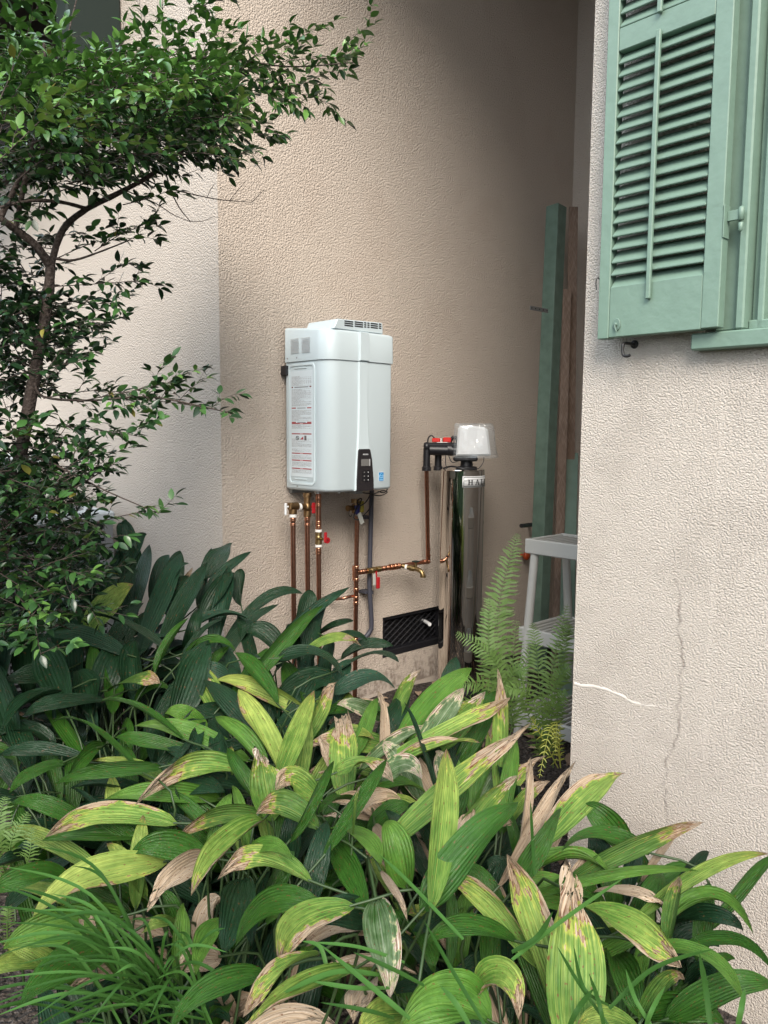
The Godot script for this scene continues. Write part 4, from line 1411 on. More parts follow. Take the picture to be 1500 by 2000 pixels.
# ---------------------------------------------------------------- things in the recess
func build_recess_things() -> void:
	var st := begin()
	var a := Vector3(2.13, -0.02, 0.345)
	var b := Vector3(2.485, 3.03, 0.150)
	var post := thing("green_post", "tall square green-painted post leaning in the corner of the recess", "post", Vector3(a.x, 0, a.z))
	beam(st, a - post.position, b - post.position, 0.098, 0.098, Vector3.RIGHT, 0.004)
	part("timber", st, M.green_old, post)
	# metal strap on the post
	st = begin()
	var s := on_z(1060, 605, 0.29)
	var sp := thing("metal_strap", "grey perforated metal strap nailed across the leaning green post", "bracket", s)
	box(st, Vector3(-0.13, -0.014, -0.004), Vector3(0.06, 0.012, 0.0), 0.001)
	part("strap_plate", st, M.galv, sp)
	for k in 5:
		st = begin()
		lathe(st, [Vector2(0.0045, 0), Vector2(0.004, 0.002), Vector2(0, 0.003)], Vector3(-0.115 + k * 0.04, -0.001, 0.0), Vector3.BACK, 8)
		part("nail_head", st, M.dark, sp)
	var g := "planks stored in the recess"
	var planks := [
		[at(1120, 405, 5.05), at(1105, 1500, 4.4), 0.055, M.wood, "brown_plank", "tall bare brown plank behind the green post, the taller one"],
		[at(1108, 566, 4.9), at(1080, 1480, 4.3), 0.05, M.wood, "brown_plank", "shorter brown plank with a sawn top right of the green post"],
		[at(1116, 885, 4.75), at(1100, 1480, 4.15), 0.08, M.green_old, "green_plank", "green-painted board standing right of the brown planks"]]
	for p in planks:
		var lo: Vector3 = p[1]
		var hi: Vector3 = p[0]
		var t: float = (0.0 - lo.y) / (hi.y - lo.y)
		lo = lo.lerp(hi, t)
		var o := thing(p[4], p[5], "plank", lo, g)
		st = begin()
		beam(st, Vector3.ZERO, hi - lo, p[2], 0.022, Vector3(0.7, 0, 0.7), 0.002)
		part("board", st, p[3], o)
	# shelf stand of grey plastic
	var sh := thing("shelf_stand", "grey plastic shelf stand with slotted shelves, half hidden behind the wall corner", "shelf", Vector3(1.2, 0, 0.92))
	var k := 0
	for lv in [[1.005, 0.0], [0.555, -0.035], [0.135, -0.085]]:
		var y: float = lv[0]
		var x0: float = lv[1]
		var x1 := 0.33 - x0
		var z0 := 0.0
		var z1 := 0.62
		var shelf := Node3D.new()
		shelf.name = "shelf" if k == 0 else "shelf_%03d" % k
		sh.add_child(shelf, true)
		st = begin()
		box(st, Vector3(x0, y - 0.075, z0), Vector3(x0 + 0.022, y, z1), 0.005)
		box(st, Vector3(x1 - 0.022, y - 0.075, z0), Vector3(x1, y, z1), 0.005)
		box(st, Vector3(x0 + 0.0222, y - 0.075, z0), Vector3(x1 - 0.0222, y - 0.001, z0 + 0.022), 0.005)
		box(st, Vector3(x0 + 0.0222, y - 0.075, z1 - 0.022), Vector3(x1 - 0.0222, y - 0.001, z1), 0.005)
		part("rim", st, M.shelf, shelf)
		var z := z0 + 0.045
		while z < z1 - 0.03:
			st = begin()
			box(st, Vector3(x0 + 0.0224, y - 0.022, z), Vector3(x1 - 0.0224, y - 0.006, z + 0.012), 0.002)
			part("slat", st, M.shelf, shelf)
			z += 0.036
		for xx in [0.33, 0.66]:
			st = begin()
			var xm: float = lerp(x0, x1, xx)
			box(st, Vector3(xm - 0.006, y - 0.030, z0 + 0.0225), Vector3(xm + 0.006, y - 0.0225, z1 - 0.0225))
			part("rib", st, M.shelf, shelf)
		k += 1
	for zz in [0.045, 0.575]:
		for side in [0, 1]:
			st = begin()
			var top := Vector3(0.03, 0.95, zz) if side == 0 else Vector3(0.30, 0.95, zz)
			var bot := Vector3(-0.075, 0.0, zz) if side == 0 else Vector3(0.405, 0.0, zz)
			tube(st, PackedVector3Array([bot, top]), 0.024, 0.021, 16)
			part("leg", st, M.shelf, sh)
	# black pipe end and an orange knob on the wall
	var q := on_z(1040, 1026, 0.06)
	var bp := thing("black_pipe", "short black pipe end sticking out of the wall left of the green post", "pipe", Vector3(q.x, q.y, 0.0))
	st = begin()
	rod(st, on_z(1046, 1024, 0.2) - bp.position, on_z(1018, 1027, 0.26) - bp.position, 0.0135, 14)
	rod(st, Vector3(0.03, 0.0, 0.0), on_z(1045, 1024, 0.2) - bp.position, 0.011, 12)
	part("pipe_wall", st, M.black, bp)
	q = on_z(1029, 1086, 0.05)
	var kn := thing("orange_knob", "small orange knob on the wall behind the shelf stand", "knob", Vector3(q.x, q.y, 0.0))
	st = begin()
	lathe(st, [Vector2(0.010, 0.0), Vector2(0.010, 0.03), Vector2(0.026, 0.034), Vector2(0.030, 0.05), Vector2(0.024, 0.062), Vector2(0, 0.066)], Vector3.ZERO, Vector3.BACK, 16)
	part("knob_body", st, M.orange, kn)

func build_condensers() -> void:
	var g := "air conditioner units along the left wall"
	for d in [[Vector3(-0.74, 0, -1.62), 0.64, 0.60, 1.075, "smaller grey air conditioner with a pale top behind the shrub, nearer the corner"], [Vector3(-0.95, 0, -2.85), 0.8, 0.85, 1.36, "larger grey air conditioner with louvred sides behind the tree trunk"]]:
		var o := thing("air_conditioner", d[4], "air conditioner", d[0], g)
		var w: float = d[1]
		var l: float = d[2]
		var h: float = d[3]
		var st := begin()
		box(st, Vector3(0.02, 0.03, 0.02), Vector3(w - 0.02, h - 0.06, l - 0.02))
		part("coil", st, M.dark, o)
		st = begin()
		box(st, Vector3(-0.01, h - 0.06, -0.01), Vector3(w + 0.01, h, l + 0.01), 0.012)
		part("lid", st, M.ac_top, o)
		st = begin()
		lathe(st, [Vector2(0.0, h + 0.02), Vector2(w * 0.36, h + 0.016), Vector2(w * 0.40, h - 0.001)], Vector3(w * 0.5, 0, l * 0.5), Vector3.UP, 24)
		part("fan_guard", st, M.ac_body, o)
		for c in [[0.0, 0.0], [w - 0.05, 0.0], [0.0, l - 0.05], [w - 0.05, l - 0.05]]:
			st = begin()
			box(st, Vector3(c[0], 0, c[1]), Vector3(c[0] + 0.05, h - 0.061, c[1] + 0.05), 0.004)
			part("corner_post", st, M.ac_body, o)
		var y := 0.06
		while y < h - 0.09:
			st = begin()
			box(st, Vector3(0.051, y, l - 0.018), Vector3(w - 0.051, y + 0.014, l - 0.004), 0.002, Transform3D.IDENTITY)
			part("louvre", st, M.ac_body, o)
			st = begin()
			box(st, Vector3(0.004, y, 0.051), Vector3(0.018, y + 0.014, l - 0.051), 0.002)
			part("louvre", st, M.ac_body, o)
			y += 0.036

# ---------------------------------------------------------------- the leaves of the bed
func depth_at(py: float) -> float:            # distance of the top of the bed along the view, down the picture
	var k := [[1050, 3.25], [1100, 3.1], [1200, 2.85], [1300, 2.6], [1400, 2.34], [1500, 2.08], [1600, 1.92], [1700, 1.77], [1800, 1.62], [1900, 1.5], [2020, 1.38]]
	if py <= k[0][0]: return k[0][1]
	for i in k.size() - 1:
		if py <= k[i + 1][0]: return lerp(float(k[i][1]), float(k[i + 1][1]), (py - k[i][0]) / float(k[i + 1][0] - k[i][0]))
	return k[-1][1]

func blade_mesh(p0: Vector3, pm: Vector3, p1: Vector3, w: float, hint: Vector3, roll: float, cup: float, root: Vector3, broad: float, blunt: float, sd: float, crumple := 0.0) -> ArrayMesh:
	var c := pm * 2.0 - (p0 + p1) * 0.5
	var rows := 18
	var cols := 8
	var V := PackedVector3Array()
	var U := PackedVector2Array()
	for i in rows + 1:
		var t := float(i) / rows
		var q := 1.0 - t
		var p := p0 * q * q + c * 2.0 * q * t + p1 * t * t
		var tan := ((c - p0) * q + (p1 - c) * t).normalized()
		var side := tan.cross(hint)
		if side.length() < 0.05: side = tan.cross(Vector3(0.3, 0.2, 0.9))
		side = side.normalized().rotated(tan, roll + 0.4 * sin(t * 3.0 + sd) + crumple * smoothstep(0.45, 1.0, t) * (0.9 if sin(sd * 7.0) > 0.0 else -0.9))
		var nrm := side.cross(tan).normalized()
		var prof: float = pow(t, broad * 0.72) * pow(1.0 - t, 0.95) / 0.37
		prof = max(prof, 0.09 * (1.0 - t))
		if blunt > 0.0: prof = max(prof, smoothstep(0.0, 0.5, t) * blunt * (1.0 - 0.3 * t))
		var hw := w * 0.5 * prof
		for j in cols + 1:
			var s := float(j) / cols * 2.0 - 1.0
			var wave := sin(t * (7.0 + 2.0 * sin(sd)) + sd * 3.0 + (1.5 if s > 0 else 0.0)) * (0.10 + 0.08 * sin(sd * 5.0)) * s * s * (0.4 + t)
			var lift: float = (cup * abs(s) * (0.6 + 0.4 * abs(s)) * (1.0 - 0.45 * t) + wave) * hw
			lift += crumple * smoothstep(0.4, 0.9, t) * hw * 0.30 * (sin(j * 1.9 + t * 14.0 + sd) + sin(j * 3.7 - t * 9.0))
			var ragged := 1.0
			if blunt > 0.0 and i >= rows - 2: ragged = 1.0 + 0.2 * sin(j * 2.7 + sd)
			var pos: Vector3 = p + side * s * hw * (1.0 - 0.35 * cup * cup * abs(s)) + nrm * lift
			if blunt > 0.0 and i == rows: pos += tan * w * 0.16 * sin(j * 3.1 + sd * 2.0)
			V.append(pos)
			U.append(Vector2(0.5 + 0.5 * s, 1.0 - t))
	var N := PackedVector3Array()
	var W := cols + 1
	for i in rows + 1:
		for j in W:
			var dj := V[i * W + min(j + 1, cols)] - V[i * W + max(j - 1, 0)]
			var di := V[min(i + 1, rows) * W + j] - V[max(i - 1, 0) * W + j]
			var n := dj.cross(di)
			N.append(n.normalized() if n.length() > 1e-9 else Vector3.UP)
	var I := PackedInt32Array()
	for i in rows:
		for j in cols:
			var a := i * W + j
			I.append_array([a, a + W, a + 1, a + 1, a + W, a + W + 1])
	var arr := []
	arr.resize(Mesh.ARRAY_MAX)
	arr[Mesh.ARRAY_VERTEX] = V
	arr[Mesh.ARRAY_NORMAL] = N
	arr[Mesh.ARRAY_TEX_UV] = U
	arr[Mesh.ARRAY_INDEX] = I
	var m := ArrayMesh.new()
	m.add_surface_from_arrays(Mesh.PRIMITIVE_TRIANGLES, arr)
	# stalk down to the soil
	var st := begin()
	var t0 := (c - p0).normalized()
	var L := p0.distance_to(root)
	tube(st, spline([p0 + t0 * 0.01, p0 - t0 * L * 0.25, root.lerp(p0, 0.25) , root], 4), 0.0028, 0.0042, 5, false)
	st.generate_normals()
	st.commit(m)
	return m

var clumps := {}
var leaf_n := 0
# blade base, middle and tip in the picture, width there, what it looks like; o moves it nearer (-) or farther (+)
func leaf(clump: String, bx: float, by: float, mx: float, my: float, tx: float, ty: float, w: float, kind: String, o := 0.0, roll := 99.0, blunt := 0.0, wide := 1.1) -> void:
	leaf_n += 1
	w *= wide if w < 70.0 else lerpf(wide, 1.0, 0.8)
	var r := RandomNumberGenerator.new()
	r.seed = leaf_n * 7919
	if kind == "L" and r.randf() < 0.35: kind = "G"
	elif kind == "G" and r.randf() < 0.2: kind = "K"
	var d0 := depth_at(by) + o + r.randf_range(-0.02, 0.03) + 0.05
	var dm := depth_at(my) + o + r.randf_range(-0.02, 0.02)
	var d1 := depth_at(ty) + o + r.randf_range(-0.03, 0.03)
	# a blade that stands nearly upright in the picture leans back less than the bed rises
	var mean := (d0 + d1) * 0.5
	d0 = lerp(mean, d0, 0.75)
	d1 = lerp(mean, d1, 0.75)
	var dmm: float = lerp(mean, dm, 0.75)
	mx = lerp((bx + tx) * 0.5, mx, 0.5)
	my = lerp((by + ty) * 0.5, my, 0.5)
	var p0 := at(bx, by, d0)
	var pm := at(mx, my, dmm)
	var p1 := at(tx, ty, d1)
	p0 += (p0 - pm) * 0.32 - Vector3(0, 0.03, 0)                  # the blade runs on under its neighbours
	p0.y = max(p0.y, 0.08)
	for q in 3:                                                   # keep clear of the house walls
		if p0.x > -0.03 and (p0.z > 1.95 or p0.z < 0.0): p0.x = -0.03
		if pm.x > -0.03 and (pm.z > 1.95 or pm.z < 0.0): pm.x = -0.03
		if p1.x > -0.02 and (p1.z > 1.95 or p1.z < 0.0): p1.x = -0.02
	plant_leaf(clump, p0, pm, p1, w * dmm / F, kind, r.randf_range(-0.45, 0.45) if roll > 90.0 else roll, blunt, r)

func plant_leaf(clump: String, p0: Vector3, pm: Vector3, p1: Vector3, w: float, kind: String, roll: float, blunt: float, r: RandomNumberGenerator) -> void:
	var cl: Node3D = clumps[clump]
	var to_cam := (EYE - pm).normalized()
	var hint := (Vector3.UP * 0.75 + to_cam * 0.7).normalized()
	var back := (p0 - p1)
	back.y = 0.0
	var root := p0 + back.limit_length(0.12) * 0.6
	root = root.lerp(cl.position, 0.35)
	root.y = 0.0
	if root.x > -0.05 and (root.z > 1.9 or root.z < 0.05): root.x = -0.05
	var o := cl.position
	var m := blade_mesh(p0 - o, pm - o, p1 - o, w, hint, roll, r.randf_range(0.1, 1.0), root - o, r.randf_range(0.72, 0.92), blunt, r.randf() * 6.0, {"D": 1.0, "E": 1.0, "P": 0.8, "Q": 0.6, "W": 0.5, "B": 0.5, "C": 0.4}.get(kind, 0.0))
	var n := put("leaf", m, null, cl)
	n.set_surface_override_material(0, M[kind])
	n.set_surface_override_material(1, M.stalk)

func add_clump(key: String, label: String, px: float, py: float, d: float) -> void:
	var p := at(px, py, d)
	clumps[key] = thing("cast_iron_plant", label, "plant", Vector3(p.x, 0, p.z), "broad-leaved plants in the bed")

func build_bed() -> void:
	add_clump("back", "dark green clump of tall upright broad leaves in front of the left wall", 250, 1300, 3.0)
	add_clump("dark", "dark shaded clump of drooping broad leaves at the left edge", 150, 1500, 2.3)
	add_clump("pipe", "glossy dark clump reaching right in front of the copper pipes", 580, 1330, 2.75)
	add_clump("mid", "sunburnt yellow-green clump in the middle of the bed below the grate", 560, 1560, 2.15)
	add_clump("tank", "white-streaked clump with papery tips just in front of the steel tank", 850, 1450, 2.4)
	add_clump("left", "yellowing clump with brown-edged leaves above the thin grass", 400, 1800, 1.75)
	add_clump("right", "light green clump with large torn leaves in the right foreground", 1050, 1850, 1.7)
	add_clump("wall", "arching clump with drooping leaves against the white wall", 1300, 1800, 1.8)
	# tall dark leaves at the back
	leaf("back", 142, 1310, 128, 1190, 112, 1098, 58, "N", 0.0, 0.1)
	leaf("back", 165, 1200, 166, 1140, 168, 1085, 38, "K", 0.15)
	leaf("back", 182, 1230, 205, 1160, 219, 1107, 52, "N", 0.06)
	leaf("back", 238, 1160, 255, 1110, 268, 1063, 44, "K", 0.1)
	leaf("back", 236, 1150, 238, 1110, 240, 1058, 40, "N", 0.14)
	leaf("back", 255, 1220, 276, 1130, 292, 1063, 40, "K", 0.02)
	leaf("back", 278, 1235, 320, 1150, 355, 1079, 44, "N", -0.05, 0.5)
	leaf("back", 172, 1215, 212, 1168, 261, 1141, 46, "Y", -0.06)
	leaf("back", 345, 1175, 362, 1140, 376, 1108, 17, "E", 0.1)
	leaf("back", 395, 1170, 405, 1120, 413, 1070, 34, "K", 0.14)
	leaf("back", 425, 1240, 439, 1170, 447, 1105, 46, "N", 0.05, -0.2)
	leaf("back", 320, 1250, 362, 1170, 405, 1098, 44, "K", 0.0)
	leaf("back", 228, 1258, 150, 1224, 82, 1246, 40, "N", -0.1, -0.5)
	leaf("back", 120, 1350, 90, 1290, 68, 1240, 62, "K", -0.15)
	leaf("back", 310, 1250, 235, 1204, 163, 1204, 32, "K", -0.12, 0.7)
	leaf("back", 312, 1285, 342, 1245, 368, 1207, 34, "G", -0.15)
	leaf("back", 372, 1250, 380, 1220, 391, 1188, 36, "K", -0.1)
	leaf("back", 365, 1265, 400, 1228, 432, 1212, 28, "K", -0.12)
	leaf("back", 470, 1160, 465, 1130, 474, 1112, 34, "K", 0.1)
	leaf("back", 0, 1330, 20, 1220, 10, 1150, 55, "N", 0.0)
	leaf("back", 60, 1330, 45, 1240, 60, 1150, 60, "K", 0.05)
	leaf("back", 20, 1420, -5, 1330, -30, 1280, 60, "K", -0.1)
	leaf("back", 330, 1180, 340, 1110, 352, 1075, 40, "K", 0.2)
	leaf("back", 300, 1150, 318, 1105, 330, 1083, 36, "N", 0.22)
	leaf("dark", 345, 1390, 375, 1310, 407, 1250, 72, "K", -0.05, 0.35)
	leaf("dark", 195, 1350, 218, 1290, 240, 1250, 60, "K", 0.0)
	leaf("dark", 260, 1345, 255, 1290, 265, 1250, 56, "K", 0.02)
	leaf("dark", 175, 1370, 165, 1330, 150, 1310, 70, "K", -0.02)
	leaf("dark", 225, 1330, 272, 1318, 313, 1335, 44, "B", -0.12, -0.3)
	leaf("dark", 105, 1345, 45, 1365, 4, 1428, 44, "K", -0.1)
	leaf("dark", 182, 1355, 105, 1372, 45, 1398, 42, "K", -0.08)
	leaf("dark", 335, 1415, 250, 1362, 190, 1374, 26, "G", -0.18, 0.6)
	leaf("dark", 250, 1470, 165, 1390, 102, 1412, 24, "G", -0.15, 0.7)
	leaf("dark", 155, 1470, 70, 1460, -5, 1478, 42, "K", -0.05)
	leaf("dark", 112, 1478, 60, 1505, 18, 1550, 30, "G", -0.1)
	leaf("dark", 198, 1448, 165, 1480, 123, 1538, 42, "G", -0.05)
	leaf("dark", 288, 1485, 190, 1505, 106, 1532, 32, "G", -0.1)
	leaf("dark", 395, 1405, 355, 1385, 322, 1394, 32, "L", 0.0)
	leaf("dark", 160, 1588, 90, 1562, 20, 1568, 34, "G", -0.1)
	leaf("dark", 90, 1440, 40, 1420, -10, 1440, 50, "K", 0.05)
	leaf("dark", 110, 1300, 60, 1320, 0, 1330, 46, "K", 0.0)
	# the glossy group before the pipes
	leaf("pipe", 510, 1300, 605, 1205, 683, 1147, 44, "N", -0.05, 0.35)
	leaf("pipe", 495, 1310, 565, 1240, 632, 1182, 36, "G", -0.12, 0.2)
	leaf("pipe", 455, 1230, 520, 1148, 592, 1160, 34, "K", 0.05)
	leaf("pipe", 375, 1258, 420, 1240, 461, 1274, 28, "G", -0.1)
	leaf("pipe", 560, 1272, 625, 1262, 669, 1322, 46, "K", -0.14, -0.3)
	leaf("pipe", 530, 1345, 490, 1300, 458, 1275, 42, "G", -0.14)
	leaf("pipe", 675, 1290, 735, 1262, 779, 1294, 42, "K", -0.1)
	leaf("pipe", 680, 1270, 725, 1258, 768, 1262, 36, "K", 0.02)
	leaf("pipe", 635, 1245, 680, 1232, 719, 1252, 24, "K", -0.02)
	leaf("pipe", 620, 1232, 660, 1222, 692, 1213, 22, "K", 0.06)
	leaf("pipe", 665, 1335, 722, 1308, 772, 1346, 44, "N", -0.1, -0.4)
	leaf("pipe", 600, 1260, 650, 1235, 700, 1255, 22, "Y", -0.12)
	leaf("pipe", 640, 1230, 670, 1240, 706, 1262, 12, "E", -0.14)
	leaf("pipe", 420, 1290, 470, 1220, 545, 1180, 40, "K", 0.06)
	leaf("pipe", 560, 1340, 620, 1310, 660, 1345, 50, "K", 0.0)
	leaf("pipe", 640, 1400, 680, 1350, 705, 1320, 60, "N", 0.02)
	leaf("pipe", 590, 1400, 600, 1350, 640, 1310, 56, "K", 0.03)
	leaf("pipe", 465, 1350, 450, 1320, 430, 1290, 46, "K", 0.02)
	# the middle
	leaf("mid", 490, 1408, 440, 1362, 397, 1327, 44, "G", 0.0)
	leaf("mid", 588, 1378, 505, 1332, 420, 1329, 48, "U", -0.02, -0.25)
	leaf("mid", 538, 1475, 498, 1405, 465, 1346, 56, "U", -0.12, 0.1)
	leaf("mid", 548, 1492, 590, 1415, 614, 1348, 38, "Y", -0.18, 0.5)
	leaf("mid", 458, 1457, 355, 1415, 262, 1418, 40, "L", -0.05, -0.3)
	leaf("mid", 402, 1472, 305, 1447, 224, 1440, 40, "G", -0.02)
	leaf("mid", 508, 1472, 465, 1432, 420, 1400, 46, "L", -0.08)
	leaf("mid", 455, 1492, 370, 1462, 263, 1574, 52, "P", -0.12, -0.2)
	leaf("mid", 480, 1528, 405, 1530, 330, 1525, 42, "K", 0.0)
	leaf("mid", 400, 1542, 300, 1545, 204, 1562, 44, "L", -0.02)
	leaf("mid", 310, 1588, 190, 1572, 88, 1636, 50, "Q", -0.12, -0.25)
	leaf("mid", 330, 1620, 200, 1622, 82, 1642, 74, "G", -0.02, -0.1)
	leaf("mid", 502, 1580, 415, 1582, 340, 1642, 46, "B", -0.08)
	leaf("mid", 512, 1565, 470, 1515, 444, 1460, 42, "G", -0.1)
	leaf("mid", 528, 1565, 515, 1515, 506, 1470, 64, "W", -0.16, 0.0, 0.75)
	leaf("mid", 615, 1538, 562, 1498, 538, 1548, 50, "P", -0.2, -0.2)
	leaf("mid", 605, 1590, 545, 1558, 500, 1590, 62, "B", -0.22, -0.4)
	leaf("mid", 578, 1602, 628, 1545, 652, 1486, 28, "L", -0.24, 0.6)
	leaf("mid", 676, 1530, 672, 1455, 668, 1400, 58, "P", -0.1, 0.0, 0.85)
	leaf("mid", 700, 1448, 722, 1402, 738, 1362, 28, "L", -0.05)
	leaf("mid", 748, 1455, 755, 1395, 738, 1350, 24, "D", -0.12, 0.8)
	leaf("mid", 668, 1490, 718, 1470, 768, 1528, 48, "P", -0.2, -0.2)
	leaf("mid", 650, 1625, 720, 1548, 756, 1482, 30, "L", -0.28, 0.5)
	leaf("mid", 662, 1612, 720, 1538, 784, 1562, 34, "E", -0.18, -0.4)
	leaf("mid", 685, 1547, 650, 1560, 620, 1592, 30, "L", -0.15)
	leaf("mid", 655, 1500, 640, 1470, 622, 1440, 34, "D", -0.05)
	leaf("mid", 640, 1480, 650, 1440, 660, 1400, 26, "K", 0.05)
	leaf("mid", 620, 1420, 600, 1380, 590, 1350, 50, "G", 0.06)
	leaf("mid", 655, 1605, 712, 1622, 744, 1690, 60, "L", -0.2, -0.2)
	leaf("mid", 650, 1632, 690, 1690, 718, 1795, 54, "G", -0.15)
	leaf("mid", 600, 1745, 625, 1668, 638, 1602, 46, "K", -0.15)
	leaf("mid", 790, 1695, 775, 1640, 752, 1605, 64, "L", -0.12, -0.5)
	leaf("mid", 735, 1600, 745, 1640, 760, 1680, 24, "D", -0.1)
	leaf("mid", 690, 1600, 694, 1560, 705, 1535, 10, "W", -0.3)
	# before the tank
	leaf("tank", 758, 1405, 792, 1350, 824, 1306, 40, "W", -0.02, 0.35)
	leaf("tank", 795, 1425, 868, 1345, 922, 1305, 50, "L", -0.03, 0.3)
	leaf("tank", 818, 1455, 872, 1392, 906, 1344, 46, "V", -0.1, 0.2)
	leaf("tank", 862, 1435, 915, 1395, 948, 1350, 50, "W", -0.05, 0.2)
	leaf("tank", 785, 1460, 900, 1428, 998, 1362, 44, "Q", -0.14, 0.0)
	leaf("tank", 768, 1485, 860, 1448, 941, 1452, 36, "C", -0.16)
	leaf("tank", 848, 1525, 815, 1440, 789, 1370, 26, "K", -0.2, 0.7)
	leaf("tank", 752, 1502, 790, 1475, 824, 1522, 46, "V", -0.15)
	leaf("tank", 975, 1515, 986, 1410, 972, 1305, 34, "P", -0.12, 0.1)
	leaf("tank", 740, 1440, 770, 1400, 800, 1350, 44, "K", 0.05)
	leaf("tank", 900, 1470, 940, 1420, 960, 1380, 40, "G", 0.02)
	leaf("tank", 720, 1480, 780, 1440, 850, 1420, 38, "V", -0.05)
	leaf("tank", 848, 1705, 872, 1570, 872, 1462, 58, "Y", -0.32, 0.1)
	leaf("tank", 780, 1612, 905, 1520, 1038, 1412, 60, "P", -0.22, 0.15)
	leaf("tank", 895, 1625, 955, 1555, 1012, 1515, 46, "W", -0.22, 0.2)
	leaf("tank", 885, 1662, 905, 1620, 928, 1575, 36, "D", -0.2)
	leaf("tank", 1015, 1625, 1030, 1540, 1037, 1478, 30, "D", -0.2, 0.5)
	leaf("tank", 850, 1725, 930, 1640, 1013, 1566, 86, "G", -0.28, 0.1)
	leaf("tank", 930, 1560, 950, 1520, 945, 1490, 56, "L", -0.1)
	leaf("tank", 1000, 1560, 980, 1520, 975, 1495, 44, "K", 0.0)
	leaf("tank", 840, 1640, 825, 1600, 800, 1570, 50, "K", -0.1)
	leaf("tank", 880, 1600, 890, 1560, 910, 1530, 50, "G", -0.08)
	# left foreground
	leaf("left", 290, 1672, 165, 1697, 64, 1792, 76, "U", -0.1, -0.2)
	leaf("left", 495, 1598, 428, 1655, 373, 1750, 70, "C", -0.22, -0.1)
	leaf("left", 388, 1662, 335, 1700, 287, 1782, 46, "D", -0.18, -0.2)
	leaf("left", 582, 1692, 490, 1645, 425, 1718, 54, "P", -0.2, -0.1)
	leaf("left", 385, 1652, 320, 1640, 255, 1668, 56, "G", -0.1)
	leaf("left", 122, 1698, 50, 1712, -20, 1745, 58, "G", -0.05)
	leaf("left", 210, 1775, 100, 1800, 5, 1855, 92, "L", -0.06, -0.3)
	leaf("left", 205, 1830, 115, 1880, 40, 1965, 74, "L", -0.05)
	leaf("left", 470, 1712, 458, 1785, 437, 1865, 78, "G", -0.12)
	leaf("left", 604, 1745, 520, 1725, 460, 1848, 52, "L", -0.2, -0.2)
	leaf("left", 428, 1782, 398, 1830, 382, 1905, 52, "L", -0.12)
	leaf("left", 668, 1755, 568, 1780, 545, 1888, 78, "C", -0.22, -0.2)
	leaf("left", 715, 1775, 665, 1765, 610, 1812, 60, "G", -0.12)
	leaf("left", 602, 1850, 545, 1888, 474, 1988, 58, "Q", -0.24)
	leaf("left", 668, 1880, 565, 1945, 480, 2010, 60, "C", -0.2)
	leaf("left", 492, 1885, 400, 1915, 332, 2015, 52, "L", -0.22)
	leaf("left", 495, 1640, 530, 1640, 572, 1680, 30, "L", -0.25)
	leaf("left", 345, 1790, 310, 1800, 270, 1830, 40, "Y", 0.0)
	leaf("left", 420, 1850, 380, 1870, 345, 1900, 50, "D", 0.0)
	leaf("left", 520, 1700, 500, 1780, 490, 1850, 44, "K", 0.02)
	leaf("left", 60, 1660, 20, 1690, -20, 1700, 40, "K", 0.0)
	# right foreground
	leaf("right", 1100, 1975, 1050, 1800, 990, 1668, 84, "Q", -0.08, 0.2)
	leaf("right", 1122, 1985, 1128, 1830, 1112, 1700, 108, "P", -0.14, 0.0, 0.7)
	leaf("right", 1075, 1965, 1025, 1850, 985, 1768, 60, "G", 0.0)
	leaf("right", 1025, 1835, 950, 1722, 848, 1722, 50, "Q", -0.1, -0.4)
	leaf("right", 985, 1812, 890, 1786, 828, 1848, 48, "L", -0.16, -0.3)
	leaf("right", 738, 1755, 750, 1850, 762, 1950, 76, "V", -0.2, 0.0)
	leaf("right", 945, 1905, 990, 1885, 1012, 1992, 86, "Q", -0.14, -0.1)
	leaf("right", 935, 1965, 860, 1932, 778, 2015, 130, "L", -0.1, -0.2)
	leaf("right", 1165, 1765, 1255, 1830, 1332, 1890, 86, "Q", -0.14, -0.1)
	leaf("right", 995, 1678, 1072, 1575, 1125, 1486, 36, "D", -0.16, 0.3)
	leaf("right", 1078, 1612, 1150, 1533, 1223, 1510, 56, "C", -0.05, -0.2)
	leaf("right", 1010, 1705, 1062, 1645, 1096, 1578, 40, "L", -0.18, 0.5)
	leaf("right", 1048, 1685, 1112, 1660, 1192, 1706, 60, "L", -0.05, -0.4)
	leaf("right", 750, 1690, 775, 1750, 796, 1800, 20, "D", -0.25)
	leaf("right", 800, 1790, 830, 1860, 850, 1900, 60, "G", 0.0)
	leaf("right", 900, 1750, 860, 1800, 800, 1830, 50, "K", 0.05)
	leaf("right", 1200, 1850, 1230, 1920, 1250, 1990, 80, "G", 0.0)
	leaf("right", 1000, 1740, 980, 1700, 950, 1680, 60, "K", 0.02)
	leaf("right", 1170, 1700, 1180, 1660, 1150, 1630, 50, "K", 0.06)
	leaf("right", 720, 1900, 700, 1940, 690, 2000, 60, "D", 0.0)
	leaf("right", 780, 1960, 740, 1980, 700, 2020, 60, "Y", -0.05)
	# against the wall
	leaf("wall", 1222, 1650, 1180, 1600, 1140, 1572, 70, "G", 0.0)
	leaf("wall", 1245, 1642, 1165, 1618, 1098, 1662, 46, "G", -0.08)
	leaf("wall", 1135, 1692, 1260, 1640, 1376, 1606, 42, "B", -0.1, 0.6)
	leaf("wall", 1060, 1728, 1200, 1696, 1368, 1702, 24, "L", -0.12, 0.3)
	leaf("wall", 1265, 1765, 1385, 1678, 1502, 1668, 30, "Y", -0.1, 0.4)
	leaf("wall", 1325, 1775, 1400, 1715, 1472, 1825, 46, "L", -0.06, -0.2)
	leaf("wall", 1335, 1785, 1400, 1785, 1452, 1818, 52, "K", 0.0)
	leaf("wall", 1365, 1825, 1440, 1812, 1515, 1905, 32, "G", -0.05)
	leaf("wall", 1305, 1832, 1390, 1850, 1452, 1955, 42, "L", -0.12)
	leaf("wall", 1330, 1955, 1425, 1915, 1515, 1925, 58, "L", -0.08)
